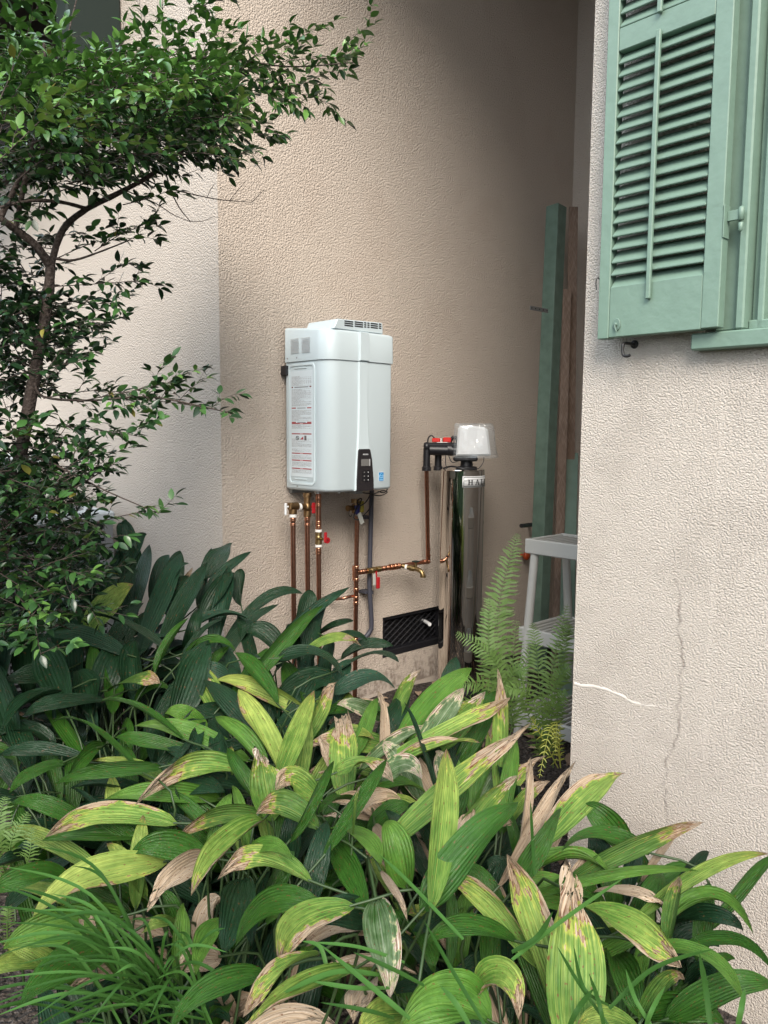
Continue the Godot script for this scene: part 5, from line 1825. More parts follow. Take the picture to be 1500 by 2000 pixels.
	leaf("wall", 1265, 1955, 1312, 1895, 1338, 1915, 42, "B", -0.16)
	leaf("wall", 1170, 1725, 1240, 1735, 1312, 1778, 42, "D", -0.06)
	leaf("wall", 1308, 1805, 1322, 1755, 1326, 1712, 38, "B", -0.1)
	leaf("wall", 1262, 1692, 1300, 1650, 1332, 1622, 14, "D", -0.02)
	leaf("wall", 1240, 1990, 1180, 1972, 1125, 2010, 44, "Y", -0.1)
	leaf("wall", 1268, 1962, 1345, 1955, 1415, 2000, 62, "G", 0.02)
	leaf("wall", 1230, 1730, 1240, 1690, 1248, 1650, 40, "N", 0.0)
	leaf("wall", 1350, 1900, 1390, 1880, 1400, 1950, 40, "K", 0.05)
	leaf("wall", 1250, 1780, 1280, 1750, 1290, 1700, 46, "G", 0.02)
	# more narrow blades among the large ones
	var rc := RandomNumberGenerator.new()
	rc.seed = 4477
	for f in [["back", 20, 440, 1090, 1230, 16, ["K", "N", "K"]], ["dark", 0, 400, 1260, 1560, 34, ["K", "K", "N", "G"]], ["pipe", 430, 700, 1230, 1400, 18, ["K", "N", "G"]], ["mid", 260, 740, 1360, 1680, 46, ["G", "K", "G", "L", "Y", "P", "K", "G"]], ["tank", 730, 1040, 1360, 1640, 34, ["G", "L", "G", "V", "P", "W", "D", "K"]], ["left", 80, 640, 1640, 1900, 30, ["G", "L", "G", "Y", "D"]], ["right", 760, 1200, 1640, 1940, 36, ["G", "L", "G", "Y", "Q", "D", "K"]], ["wall", 1130, 1420, 1650, 1930, 20, ["G", "L", "L", "K"]]]:
		for i in f[5]:
			var bx := rc.randf_range(f[1], f[2])
			var by := rc.randf_range(f[3], f[4])
			var cpx: float = (f[1] + f[2]) * 0.5
			var a: float = PI * 0.5 - (bx - cpx) / (f[2] - f[1]) * 2.4 + rc.randf_range(-0.7, 0.7)
			var ln := rc.randf_range(95, 190) * (1.0 if by > 1400 else 0.75)
			var ex := bx + cos(a) * ln
			var ey := by - sin(a) * ln * 0.8 + (30.0 if absf(cos(a)) > 0.7 else 0.0)
			if (ex > 1085.0 and ey < 1570.0) or (f[0] == "wall" and ey < 1640.0) or (ex > 1000.0 and ey < 1440.0): continue
			leaf(f[0], bx, by, (bx + ex) * 0.5, (by + ey) * 0.5 - rc.randf_range(4, 26), ex, ey, rc.randf_range(28, 52), f[6][rc.randi() % f[6].size()], rc.randf_range(-0.03, 0.11), 99.0, 0.0, 1.0)
	# under-storey: leaves lower down between the stalks
	var r := RandomNumberGenerator.new()
	r.seed = 991
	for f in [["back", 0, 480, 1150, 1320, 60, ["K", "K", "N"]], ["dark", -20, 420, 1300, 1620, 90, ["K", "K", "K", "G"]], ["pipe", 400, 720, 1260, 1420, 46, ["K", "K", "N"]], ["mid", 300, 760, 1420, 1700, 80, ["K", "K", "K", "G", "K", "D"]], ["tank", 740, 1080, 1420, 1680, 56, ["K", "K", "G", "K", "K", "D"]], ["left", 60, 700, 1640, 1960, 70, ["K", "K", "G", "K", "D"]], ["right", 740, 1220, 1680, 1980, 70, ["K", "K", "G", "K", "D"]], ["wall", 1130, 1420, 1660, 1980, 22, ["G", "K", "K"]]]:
		for i in f[5]:
			var tx := r.randf_range(f[1], f[2])
			var ty := r.randf_range(f[3], f[4])
			var d := depth_at(ty) + r.randf_range(0.06, 0.28)
			var p1 := at(tx, ty, d)
			p1.y = clamp(p1.y * r.randf_range(0.6, 0.92), 0.1, 0.85)
			var cl: Node3D = clumps[f[0]]
			var dirn := (cl.position - p1)
			dirn.y = 0.0
			dirn = dirn.limit_length(0.26).rotated(Vector3.UP, r.randf_range(-0.9, 0.9))
			var p0 := p1 + dirn + Vector3(0, -r.randf_range(0.05, 0.28), 0)
			p0.y = max(p0.y, 0.06)
			var pm := (p0 + p1) * 0.5 + Vector3(0, r.randf_range(0.02, 0.07), 0)
			if max(p0.x, max(pm.x, p1.x)) > -0.04 and (p1.z > 1.9 or p1.z < 0.05): continue
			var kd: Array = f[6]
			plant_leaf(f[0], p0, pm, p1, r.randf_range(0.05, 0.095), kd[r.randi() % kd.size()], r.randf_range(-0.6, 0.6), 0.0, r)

# ---------------------------------------------------------------- thin grass
func strap_mesh(pts: PackedVector3Array, w: float, hint: Vector3) -> ArrayMesh:
	var st := begin()
	st.set_smooth_group(6)
	var n := pts.size()
	var L: Array = []
	for i in n:
		var t := float(i) / (n - 1)
		var tan := (pts[min(i + 1, n - 1)] - pts[max(i - 1, 0)]).normalized()
		var side := tan.cross(hint).normalized()
		var up := side.cross(tan)
		var hw: float = w * 0.5 * min(1.0, (1.0 - t) * 3.2 + 0.02) * (0.7 + 0.3 * min(1.0, t * 4.0))
		L.append([pts[i] - side * hw + up * hw * 0.3, pts[i], pts[i] + side * hw + up * hw * 0.3, up])
	for i in n - 1:
		for k in 2: quad(st, L[i][k], L[i][k + 1], L[i + 1][k + 1], L[i + 1][k], L[i][3])
	return done(st)

func strap(tuft: Node3D, x0: float, y0: float, d0: float, mx: float, my: float, dm: float, x1: float, y1: float, d1: float, w: float, mat: Material) -> void:
	var o := tuft.position
	var p := spline([at(x0, y0, d0) - o, at(mx, my, dm) - o, at(x1, y1, d1) - o], 7)
	put("blade", strap_mesh(p, w, (Vector3.UP + (EYE - at(mx, my, dm)).normalized() * 0.8)), mat, tuft)

func build_grass() -> void:
	var r := RandomNumberGenerator.new()
	r.seed = 515
	var b0 := at(345, 1950, 1.42)
	var t1 := thing("grass_tuft", "dense tuft of thin arching grass blades at the lower left", "grass", Vector3(b0.x, 0, b0.z), "tufts of strappy grass")
	var ends := [[75, 1652, 1.6], [18, 1730, 1.55], [0, 1690, 1.6], [-20, 1768, 1.5], [-20, 1845, 1.45], [12, 1944, 1.36], [-10, 1985, 1.34], [-15, 1800, 1.48], [224, 1902, 1.36], [100, 1745, 1.5], [65, 1840, 1.44], [30, 1885, 1.38], [0, 1910, 1.38], [170, 2005, 1.32], [292, 1990, 1.3], [330, 1816, 1.45], [440, 1812, 1.44], [445, 1860, 1.4], [318, 1895, 1.35], [455, 1925, 1.36], [150, 1955, 1.33], [250, 1800, 1.48], [140, 1690, 1.56], [405, 1980, 1.34], [90, 1800, 1.46], [-10, 1725, 1.54], [60, 1990, 1.32], [210, 1850, 1.42], [365, 1850, 1.42], [120, 1880, 1.4], [-15, 1870, 1.41], [40, 1780, 1.49]]
	for e in ends:
		var bx := r.randf_range(270, 370)
		var by := r.randf_range(1920, 1985)
		var mx: float = lerp(bx, float(e[0]), 0.5) + r.randf_range(-10, 20)
		var my: float = lerp(by, float(e[1]), 0.62) - r.randf_range(20, 60)
		strap(t1, bx, by, 1.5, mx, my, lerp(1.47, float(e[2]), 0.5) - 0.02, e[0], e[1], e[2], r.randf_range(0.0045, 0.0075), M.grass if r.randf() < 0.75 else M.grass_pale)
	for i in 26:
		var bx := r.randf_range(200, 420)
		var by := r.randf_range(1930, 2020)
		var a := r.randf_range(PI * 0.55, PI * 1.15)
		var len := r.randf_range(150, 330)
		var ex := bx + cos(a) * len
		var ey := by - sin(a) * len * 0.75 + 20.0
		strap(t1, bx, by, 1.46, bx + cos(a) * len * 0.5, by - sin(a) * len * 0.52 - 25.0, 1.44, ex, ey, depth_at(ey) - 0.04, r.randf_range(0.004, 0.0065), M.grass if r.randf() < 0.75 else M.grass_pale)
	var b1 := at(930, 2000, 1.35)
	var t2 := thing("grass_tuft", "sparse long grass blades crossing the torn leaves at the lower right", "grass", Vector3(b1.x, 0, b1.z), "tufts of strappy grass")
	var list := [[905, 1835, 800, 1725, 740, 1668], [1000, 1875, 1110, 1790, 1222, 1712], [1190, 1970, 1280, 1890, 1400, 1852], [1044, 1708, 1040, 1640, 1036, 1564], [1388, 2010, 1378, 1930, 1366, 1862], [948, 2005, 880, 1890, 828, 1798], [920, 2010, 890, 1960, 860, 1925], [1190, 2005, 1130, 1920, 1088, 1848], [828, 1925, 760, 1890, 690, 1860], [1276, 2010, 1240, 1950, 1222, 1893], [800, 1990, 740, 1940, 620, 1840], [790, 1880, 700, 1850, 600, 1840], [1190, 1965, 1140, 1930, 1120, 1845], [1000, 1860, 1050, 1830, 1080, 1780], [745, 1905, 650, 1900, 530, 1952], [760, 1930, 690, 1930, 600, 1915], [770, 1990, 720, 1975, 626, 1958], [1180, 2010, 1170, 1960, 1150, 1900], [1110, 2010, 1130, 1970, 1160, 1930], [1260, 2010, 1275, 1970, 1300, 1925], [1440, 2010, 1448, 1970, 1455, 1930], [640, 1900, 625, 1850, 590, 1838]]
	for l in list:
		var kd := depth_at(l[1]) - 0.16
		strap(t2, l[0], l[1], kd, l[2], l[3], depth_at(l[3]) - 0.2, l[4], l[5], depth_at(l[5]) - 0.2, r.randf_range(0.006, 0.0095), M.grass_pale if r.randf() < 0.6 else M.grass)

# ---------------------------------------------------------------- ferns
func frond(parent: Node3D, b: Array, m: Array, t: Array, half: float, mat: Material, pairs: int, sd: int) -> void:
	half *= 0.85
	var r := RandomNumberGenerator.new()
	r.seed = sd
	var o := parent.position
	var rach := spline([at(b[0], b[1], b[2]) - o, at(m[0], m[1], m[2]) - o, at(t[0], t[1], t[2]) - o], 14)
	var st := begin()
	tube(st, rach, 0.0022, 0.0007, 5, false)
	var n := rach.size()
	var to_cam := (EYE - at(m[0], m[1], m[2])).normalized()
	st.set_smooth_group(-1)
	pairs = int(pairs * 1.25)
	for i in pairs:
		var f: float = 0.10 + 0.89 * float(i) / pairs
		var k: float = f * (n - 1)
		var p := rach[int(k)].lerp(rach[min(int(k) + 1, n - 1)], k - int(k))
		var tan := (rach[min(int(k) + 1, n - 1)] - rach[max(int(k) - 1, 0)]).normalized()
		var side := tan.cross((to_cam + Vector3.UP * 0.5).normalized()).normalized()
		var nr := side.cross(tan)
		var len: float = half * pow(sin(PI * clamp(0.16 + 0.84 * f, 0.0, 1.0)), 0.75) * r.randf_range(0.85, 1.1) + 0.004
		for s in [-1.0, 1.0]:
			var dirn: Vector3 = (side * s + tan * r.randf_range(0.45, 0.8) + nr * r.randf_range(-0.45, 0.45)).normalized()
			var wd: Vector3 = dirn.cross(nr).normalized() * len * 0.085
			var tip: Vector3 = p + dirn * len - Vector3(0, len * 0.18, 0)
			var mid: Vector3 = p + dirn * len * 0.45
			# toothed pinna: base, shoulders, waist, tip
			var q1: Vector3 = p + dirn * len * 0.12
			tri(st, p, q1 + wd * 0.8, q1 - wd * 0.8, nr)
			quad(st, q1 + wd * 0.8, mid + wd, mid - wd, q1 - wd * 0.8, nr)
			var q2: Vector3 = p.lerp(tip, 0.75)
			quad(st, mid + wd * 0.75, q2 + wd * 0.7, q2 - wd * 0.7, mid - wd * 0.75, nr)
			tri(st, q2 + wd * 0.55, tip, q2 - wd * 0.55, nr)
	part("frond", st, mat, parent)

func build_ferns() -> void:
	var g := "ferns beside the shelf stand"
	var b := at(985, 1500, 3.05)
	var f1 := thing("fern", "tall upright fern between the steel tank and the shelf stand", "fern", Vector3(b.x, 0, b.z), g)
	frond(f1, [978, 1400, 3.0], [972, 1200, 3.05], [1012, 1040, 3.15], 0.095, M.fern, 34, 1)
	frond(f1, [972, 1400, 2.95], [955, 1270, 2.95], [956, 1165, 3.0], 0.075, M.fern, 24, 2)
	frond(f1, [1005, 1420, 2.95], [965, 1290, 2.9], [890, 1235, 2.9], 0.055, M.fern, 22, 3)
	frond(f1, [990, 1420, 2.95], [945, 1340, 2.85], [888, 1340, 2.8], 0.06, M.fern, 20, 4)
	frond(f1, [1000, 1430, 3.0], [1000, 1320, 3.05], [1010, 1210, 3.1], 0.07, M.fern, 22, 5)
	frond(f1, [995, 1440, 3.05], [1020, 1320, 3.1], [1045, 1250, 3.1], 0.06, M.fern, 18, 6)
	frond(f1, [985, 1420, 2.95], [1000, 1320, 2.9], [1030, 1310, 2.85], 0.06, M.fern, 18, 7)
	frond(f1, [975, 1440, 2.95], [935, 1380, 2.85], [905, 1370, 2.8], 0.05, M.fern, 16, 17)
	b = at(1062, 1540, 2.95)
	var f2 := thing("fern", "spreading fern in front of the shelf stand, against the wall corner", "fern", Vector3(b.x, 0, b.z), g)
	frond(f2, [1062, 1500, 2.9], [1075, 1330, 2.9], [1108, 1180, 2.95], 0.07, M.fern, 28, 8)
	frond(f2, [1066, 1500, 2.9], [1052, 1320, 2.95], [1040, 1215, 3.0], 0.065, M.fern, 24, 9)
	frond(f2, [1064, 1480, 2.85], [1035, 1360, 2.75], [985, 1345, 2.7], 0.06, M.fern, 20, 10)
	frond(f2, [1070, 1480, 2.85], [1085, 1340, 2.8], [1112, 1300, 2.75], 0.06, M.fern, 20, 11)
	frond(f2, [1062, 1490, 2.85], [1080, 1390, 2.75], [1108, 1350, 2.7], 0.055, M.fern, 18, 12)
	frond(f2, [1058, 1490, 2.9], [1030, 1390, 2.8], [1015, 1370, 2.75], 0.05, M.fern, 16, 13)
	frond(f2, [1080, 1500, 2.9], [1098, 1290, 2.95], [1110, 1215, 2.95], 0.06, M.fern, 24, 18)
	b = at(1085, 1560, 2.75)
	var f3 := thing("fern", "small drooping yellow fern low beside the wall corner", "fern", Vector3(b.x, 0, b.z), g)
	frond(f3, [1095, 1500, 2.7], [1078, 1418, 2.65], [1053, 1520, 2.55], 0.03, M.fern_yellow, 16, 14)
	frond(f3, [1095, 1500, 2.7], [1088, 1410, 2.65], [1085, 1470, 2.55], 0.03, M.fern_yellow, 14, 15)
	frond(f3, [1090, 1500, 2.72], [1050, 1425, 2.65], [1035, 1400, 2.6], 0.03, M.fern_yellow, 10, 16)
	b = at(20, 1720, 1.9)
	var f4 := thing("fern", "small green fern at the left edge above the grass", "fern", Vector3(b.x, 0, b.z))
	frond(f4, [30, 1740, 1.85], [20, 1650, 1.8], [55, 1585, 1.85], 0.035, M.fern, 18, 20)
	frond(f4, [20, 1740, 1.85], [-5, 1640, 1.8], [10, 1555, 1.85], 0.045, M.fern, 22, 21)
	frond(f4, [15, 1850, 1.7], [14, 1800, 1.68], [16, 1770, 1.68], 0.02, M.fern, 14, 22)
	frond(f4, [20, 1740, 1.85], [55, 1680, 1.8], [62, 1615, 1.82], 0.03, M.fern, 16, 23)

# ---------------------------------------------------------------- the tree
func small_leaf_mesh(k: int) -> ArrayMesh:      # a camellia-like leaf, 1 long along y, folded along its middle
	var st := begin()
	st.set_smooth_group(7)
	var rows := 5
	var L: Array = []
	var fold: float = [0.28, 0.42, 0.16][k]
	var bend: float = [0.35, 0.55, 0.2][k]
	for i in rows + 1:
		var t := float(i) / rows
		var hw := 0.235 * pow(max(sin(PI * pow(t, 0.82)), 0.0), 0.8)
		var z := -bend * t * t * 0.6
		L.append([Vector3(-hw, t, z + fold * hw), Vector3(0, t, z), Vector3(hw, t, z + fold * hw)])
	for i in rows:
		for j in 2: quad(st, L[i][j], L[i][j + 1], L[i + 1][j + 1], L[i + 1][j], Vector3.BACK)
	return done(st)

var tree_leaves: Array = []
var tree_at := Vector3.ZERO
var twig_st: SurfaceTool
func shoot(p0: Vector3, p1: Vector3, sag: float, size: float, step: float, sub: int, r: RandomNumberGenerator, rad: float, bright: float) -> void:
	var L := p0.distance_to(p1)
	var mid := (p0 + p1) * 0.5 + Vector3(r.randf_range(-0.1, 0.1), sag, r.randf_range(-0.1, 0.1)) * L
	var pts := spline([p0, mid, p1], 5)
	tube(twig_st, pts, rad, rad * 0.35, 5, false)
	var n := pts.size()
	var count := int(L / step)
	var alt := r.randi() % 2
	for i in count:
		var f: float = (i + 0.6) / maxi(count, 1)
		if f < 0.12 and sub > 0: continue
		var k: float = f * (n - 1)
		var a := pts[int(k)]
		var b := pts[min(int(k) + 1, n - 1)]
		var p := a.lerp(b, k - int(k))
		var tan := (b - a).normalized() if a.distance_to(b) > 1e-6 else (p1 - p0).normalized()
		var side := tan.cross(Vector3.UP)
		if side.length() < 0.2: side = tan.cross(Vector3(0.7, 0, 0.7))
		side = side.normalized() * (1.0 if (i + alt) % 2 == 0 else -1.0)
		side = side.rotated(tan, r.randf_range(-0.9, 0.9))
		add_tree_leaf(p, (tan * r.randf_range(0.45, 0.9) + side * r.randf_range(0.6, 1.0) + Vector3(0, r.randf_range(-0.35, 0.25), 0)).normalized(), size * r.randf_range(0.7, 1.15), r, bright)
		if sub > 0 and i % 3 == 1:
			var d2 := (tan * 0.7 + side * r.randf_range(0.5, 1.0) + Vector3(0, r.randf_range(-0.1, 0.5), 0)).normalized()
			shoot(p, p + d2 * L * r.randf_range(0.22, 0.45), 0.08, size, step, sub - 1, r, rad * 0.6, bright)
	add_tree_leaf(p1, ((p1 - p0).normalized() + Vector3(0, r.randf_range(-0.2, 0.2), 0)).normalized(), size, r, bright)

func add_tree_leaf(p: Vector3, dirn: Vector3, size: float, r: RandomNumberGenerator, bright: float) -> void:
	var wp := p + tree_at
	if wp.x > -0.04 and wp.z < 0.04: return
	var up := (Vector3.UP + Vector3(r.randf_range(-0.8, 0.8), r.randf_range(-0.2, 0.4), r.randf_range(-0.8, 0.8))).normalized()
	var x := dirn.cross(up)
	if x.length() < 0.1: x = dirn.cross(Vector3(1, 0, 0.3))
	x = x.normalized()
	var z := x.cross(dirn).normalized()
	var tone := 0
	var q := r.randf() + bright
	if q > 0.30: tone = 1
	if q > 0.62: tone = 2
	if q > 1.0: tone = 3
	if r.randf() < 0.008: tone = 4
	tree_leaves.append([Transform3D(Basis(x * size, dirn * size, z * size), p), tone, r.randi() % 3])

func build_tree() -> void:
	var r := RandomNumberGenerator.new()
	r.seed = 2024
	var base := at(-45, 1560, 2.62)
	var tr := thing("small_tree", "small glossy-leaved tree with a bent trunk and a flat spreading crown at the left", "tree", Vector3(base.x, 0, base.z))
	var o := tr.position
	tree_at = o
	var st := begin()
	var tp: Array = []
	for q in [[-50, 1560, 2.62], [-15, 1200, 2.6], [6, 1080, 2.6], [40, 890, 2.6], [66, 740, 2.6], [90, 610, 2.6], [99, 515, 2.6]]: tp.append(at(q[0], q[1], q[2]) - o)
	tp[0].y = -0.05
	tube(st, spline(tp, 5), 0.027, 0.0155, 12, true, 0.12)
	part("trunk", st, M.bark, tr)
	var limbs := [
		[[99, 520, 2.6], [122, 450, 2.6], [170, 408, 2.58], [230, 378, 2.56], [290, 345, 2.55], [335, 310, 2.55], [385, 270, 2.58], [420, 235, 2.6], 0.012, 0.0035],
		[[99, 520, 2.6], [70, 480, 2.55], [30, 448, 2.5], [0, 425, 2.45], [-70, 360, 2.4], 0.016, 0.008],
		[[170, 408, 2.58], [120, 395, 2.5], [60, 392, 2.45], [0, 405, 2.4], 0.007, 0.004],
		[[0, 425, 2.45], [60, 320, 2.5], [160, 220, 2.55], [270, 165, 2.6], [360, 175, 2.65], [445, 178, 2.7], 0.010, 0.004],
		[[270, 165, 2.6], [330, 122, 2.62], [430, 112, 2.65], [560, 130, 2.7], [690, 122, 2.75], 0.006, 0.0018],
		[[30, 448, 2.5], [60, 300, 2.4], [90, 200, 2.35], [85, 80, 2.35], 0.009, 0.004],
		[[110, 505, 2.6], [145, 508, 2.58], [200, 490, 2.56], [255, 468, 2.55], 0.005, 0.002],
		[[66, 740, 2.6], [85, 775, 2.55], [180, 782, 2.5], [290, 775, 2.48], [400, 795, 2.48], [443, 806, 2.48], 0.005, 0.0015],
		[[285, 350, 2.55], [310, 362, 2.5], [370, 378, 2.46], [430, 390, 2.45], [492, 395, 2.45], 0.0028, 0.001],
		[[492, 395, 2.45], [505, 382, 2.44], [516, 371, 2.44], 0.0013, 0.0007],
		[[448, 392, 2.45], [462, 375, 2.45], [480, 353, 2.45], 0.0011, 0.0006],
		[[405, 384, 2.45], [412, 370, 2.45], [420, 357, 2.45], 0.0011, 0.0006],
		[[322, 330, 2.55], [333, 370, 2.5], [350, 405, 2.46], [372, 433, 2.45], 0.0028, 0.0012],
		[[372, 433, 2.45], [395, 432, 2.44], [420, 422, 2.44], 0.0013, 0.0006],
		[[245, 372, 2.56], [300, 395, 2.5], [340, 420, 2.46], [372, 433, 2.45], 0.0020, 0.0010],
		[[40, 890, 2.6], [90, 900, 2.5], [150, 930, 2.45], [210, 960, 2.42], [310, 1003, 2.42], 0.005, 0.0015],
		[[6, 1080, 2.6], [60, 1010, 2.45], [120, 970, 2.4], [200, 920, 2.4], 0.005, 0.002],
		[[128, 100, 2.5], [137, 50, 2.5], [152, -10, 2.5], 0.003, 0.002]]
	for l in limbs:
		var pts: Array = []
		for i in l.size() - 2: pts.append(at(l[i][0], l[i][1], l[i][2]) - o)
		st = begin()
		tube(st, spline(pts, 5), l[-2], l[-1], 8, true, 0.1)
		part("limb" if l[-2] > 0.004 else "twig", st, M.bark, tr)
	twig_st = begin()
	# leafy shoots: start, end, brightness, how dense
	var shoots := [
		[60, 200, 2.35, 78, 0, 2.3, 0.5], [30, 230, 2.35, 18, 90, 2.3, 0.5], [100, 190, 2.4, 120, 55, 2.35, 0.45], [205, 210, 2.5, 235, 85, 2.45, 0.4], [170, 220, 2.5, 195, 110, 2.45, 0.4],
		[262, 165, 2.55, 322, 10, 2.5, 0.45], [300, 140, 2.55, 400, 5, 2.55, 0.35], [255, 180, 2.55, 285, 65, 2.5, 0.4], [330, 165, 2.6, 352, 60, 2.55, 0.4], [0, 260, 2.1, 70, 130, 2.1, 0.5],
		[-20, 330, 1.95, 130, 185, 2.0, 0.6], [-20, 240, 2.0, 40, 100, 2.1, 0.5], [400, 160, 2.65, 692, 112, 2.75, 0.4], [440, 178, 2.7, 632, 190, 2.75, 0.3], [390, 225, 2.6, 605, 160, 2.7, 0.2],
		[420, 215, 2.62, 548, 265, 2.65, 0.1], [405, 250, 2.6, 540, 272, 2.65, 0.05], [340, 185, 2.6, 470, 100, 2.6, 0.4], [330, 150, 2.6, 430, 92, 2.6, 0.45], [440, 165, 2.65, 565, 85, 2.7, 0.45],
		[350, 305, 2.56, 462, 312, 2.55, 0.05], [300, 230, 2.56, 465, 225, 2.6, 0.2], [280, 260, 2.55, 430, 255, 2.56, 0.1], [500, 130, 2.68, 600, 215, 2.7, 0.25], [470, 140, 2.66, 540, 205, 2.68, 0.3],
		[110, 505, 2.6, 262, 466, 2.55, -0.1], [185, 490, 2.56, 312, 440, 2.54, -0.05], [98, 560, 2.6, 270, 548, 2.55, -0.25], [92, 620, 2.6, 222, 592, 2.55, -0.3], [90, 590, 2.6, 0, 510, 2.5, -0.2],
		[84, 650, 2.6, -10, 600, 2.5, -0.3], [76, 690, 2.6, 168, 705, 2.52, -0.3], [72, 720, 2.6, -10, 700, 2.5, -0.3], [90, 650, 2.6, 200, 650, 2.5, -0.3], [85, 640, 2.6, 20, 660, 2.5, -0.3],
		[85, 778, 2.55, 290, 772, 2.48, -0.15], [230, 778, 2.5, 445, 805, 2.48, -0.1], [150, 785, 2.5, 342, 745, 2.46, -0.1], [90, 830, 2.55, 268, 852, 2.46, -0.2], [60, 850, 2.55, 185, 892, 2.45, -0.25],
		[150, 900, 2.45, 235, 882, 2.42, -0.25], [120, 930, 2.45, 212, 920, 2.42, -0.25], [110, 985, 2.42, 203, 975, 2.4, -0.25], [190, 1020, 2.42, 312, 1002, 2.4, -0.15], [50, 900, 2.5, 150, 965, 2.42, -0.25],
		[40, 960, 2.5, 140, 1045, 2.4, -0.3], [20, 900, 2.5, -20, 800, 2.4, -0.3], [30, 860, 2.5, 0, 760, 2.4, -0.3], [150, 1010, 2.4, 230, 1060, 2.36, -0.2], [40, 1100, 2.4, 180, 1130, 2.3, -0.1],
		[0, 1120, 2.35, 90, 1200, 2.25, -0.05], [20, 1150, 2.3, 80, 1280, 2.2, 0.0], [100, 340, 2.5, 60, 430, 2.45, -0.1], [370, 20, 2.6, 440, -5, 2.7, -0.1], [470, 300, 2.5, 498, 292, 2.5, 0.3], [240, 400, 2.5, 330, 372, 2.46, 0.0]]
	for s in shoots:
		var p0 := at(s[0], s[1], s[2]) - o
		var p1 := at(s[3], s[4], s[5]) - o
		shoot(p0, p1, r.randf_range(0.0, 0.08), 0.041, 0.017, 2, r, 0.0020, s[6] + 0.2)
	# the body of the crown
	for i in 290:
		var f := r.randf()
		var cx: float = lerp(-30.0, 400.0, f)
		var lo: float = lerp(420.0, 290.0, f)
		var hi: float = lerp(110.0, 150.0, f)
		var cy := r.randf_range(hi, lo)
		var d := r.randf_range(2.2, 2.95)
		var a := r.randf_range(-0.5, 1.2)
		var len := r.randf_range(60, 120)
		var p0 := at(cx, cy, d) - o
		var p1 := at(cx + cos(a) * len, cy - sin(a) * len * 0.7, d + r.randf_range(-0.18, 0.12)) - o
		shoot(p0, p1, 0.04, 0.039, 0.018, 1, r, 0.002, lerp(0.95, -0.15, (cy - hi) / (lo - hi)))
	for i in 100:                                   # darker, lower growth round the trunk
		var p0 := at(r.randf_range(-20, 120), r.randf_range(470, 780), r.randf_range(2.45, 3.0)) - o
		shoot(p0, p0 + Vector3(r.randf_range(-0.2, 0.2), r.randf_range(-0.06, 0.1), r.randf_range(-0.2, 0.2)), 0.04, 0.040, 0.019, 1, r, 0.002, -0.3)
	for i in 170:
		var p0 := at(r.randf_range(-20, 150), r.randf_range(880, 1230), r.randf_range(2.35, 2.9)) - o
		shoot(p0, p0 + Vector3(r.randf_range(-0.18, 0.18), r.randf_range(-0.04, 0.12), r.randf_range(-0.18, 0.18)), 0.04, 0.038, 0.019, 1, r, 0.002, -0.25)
	for i in 260:                                  # the crown goes on to the left
		var p0 := Vector3(r.randf_range(-2.6, -1.25), r.randf_range(2.15, 3.0), r.randf_range(-0.6, 0.9)) - o
		shoot(p0, p0 + Vector3(r.randf_range(-0.25, 0.25), r.randf_range(-0.05, 0.15), r.randf_range(-0.25, 0.25)), 0.04, 0.047, 0.022, 1, r, 0.002, 0.2)
	for i in 800:                                  # and hangs low there, shading the bed and the left wall
		var p0 := Vector3(r.randf_range(-2.4, -1.22), r.randf_range(0.7, 2.5), r.randf_range(-1.2, 1.05)) - o
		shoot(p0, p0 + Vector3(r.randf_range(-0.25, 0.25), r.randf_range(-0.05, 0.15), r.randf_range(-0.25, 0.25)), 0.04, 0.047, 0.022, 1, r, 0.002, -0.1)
	part("twigs", twig_st, M.bark, tr)
	# the leaves nearest the front are parts of their own, the rest one mass
	var meshes := [small_leaf_mesh(0), small_leaf_mesh(1), small_leaf_mesh(2)]
	var cam := EYE - o
	var inv := view.inverse()
	var order: Array = []
	for i in tree_leaves.size():
		var v: Vector3 = inv * (tree_leaves[i][0].origin - cam)
		var seen: bool = abs(v.x / v.z) < 0.5 and abs(v.y / v.z) < 0.66
		order.append([v.length() + (0.0 if seen else 50.0), i])
	order.sort()
	var rest: Array = []
	for k in order.size():
		var l: Array = tree_leaves[order[k][1]]
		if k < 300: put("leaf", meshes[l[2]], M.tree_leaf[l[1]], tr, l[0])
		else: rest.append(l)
	for kind in 3:
		var mine: Array = rest.filter(func(l): return l[2] == kind)
		var mm := MultiMesh.new()
		mm.transform_format = MultiMesh.TRANSFORM_3D
		mm.use_colors = true
		mm.mesh = meshes[kind]
		mm.instance_count = mine.size()
		for i in mine.size():
			mm.set_instance_transform(i, mine[i][0])
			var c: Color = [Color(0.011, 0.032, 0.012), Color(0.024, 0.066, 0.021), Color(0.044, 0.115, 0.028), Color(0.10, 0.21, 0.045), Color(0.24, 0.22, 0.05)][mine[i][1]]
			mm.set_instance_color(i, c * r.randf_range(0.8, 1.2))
		var mi := MultiMeshInstance3D.new()
		mi.name = "foliage" if kind == 0 else "foliage_%03d" % kind
		mi.multimesh = mm
		mi.material_override = M.tree_mass
		mi.set_meta("kind", "stuff")
		tr.add_child(mi, true)

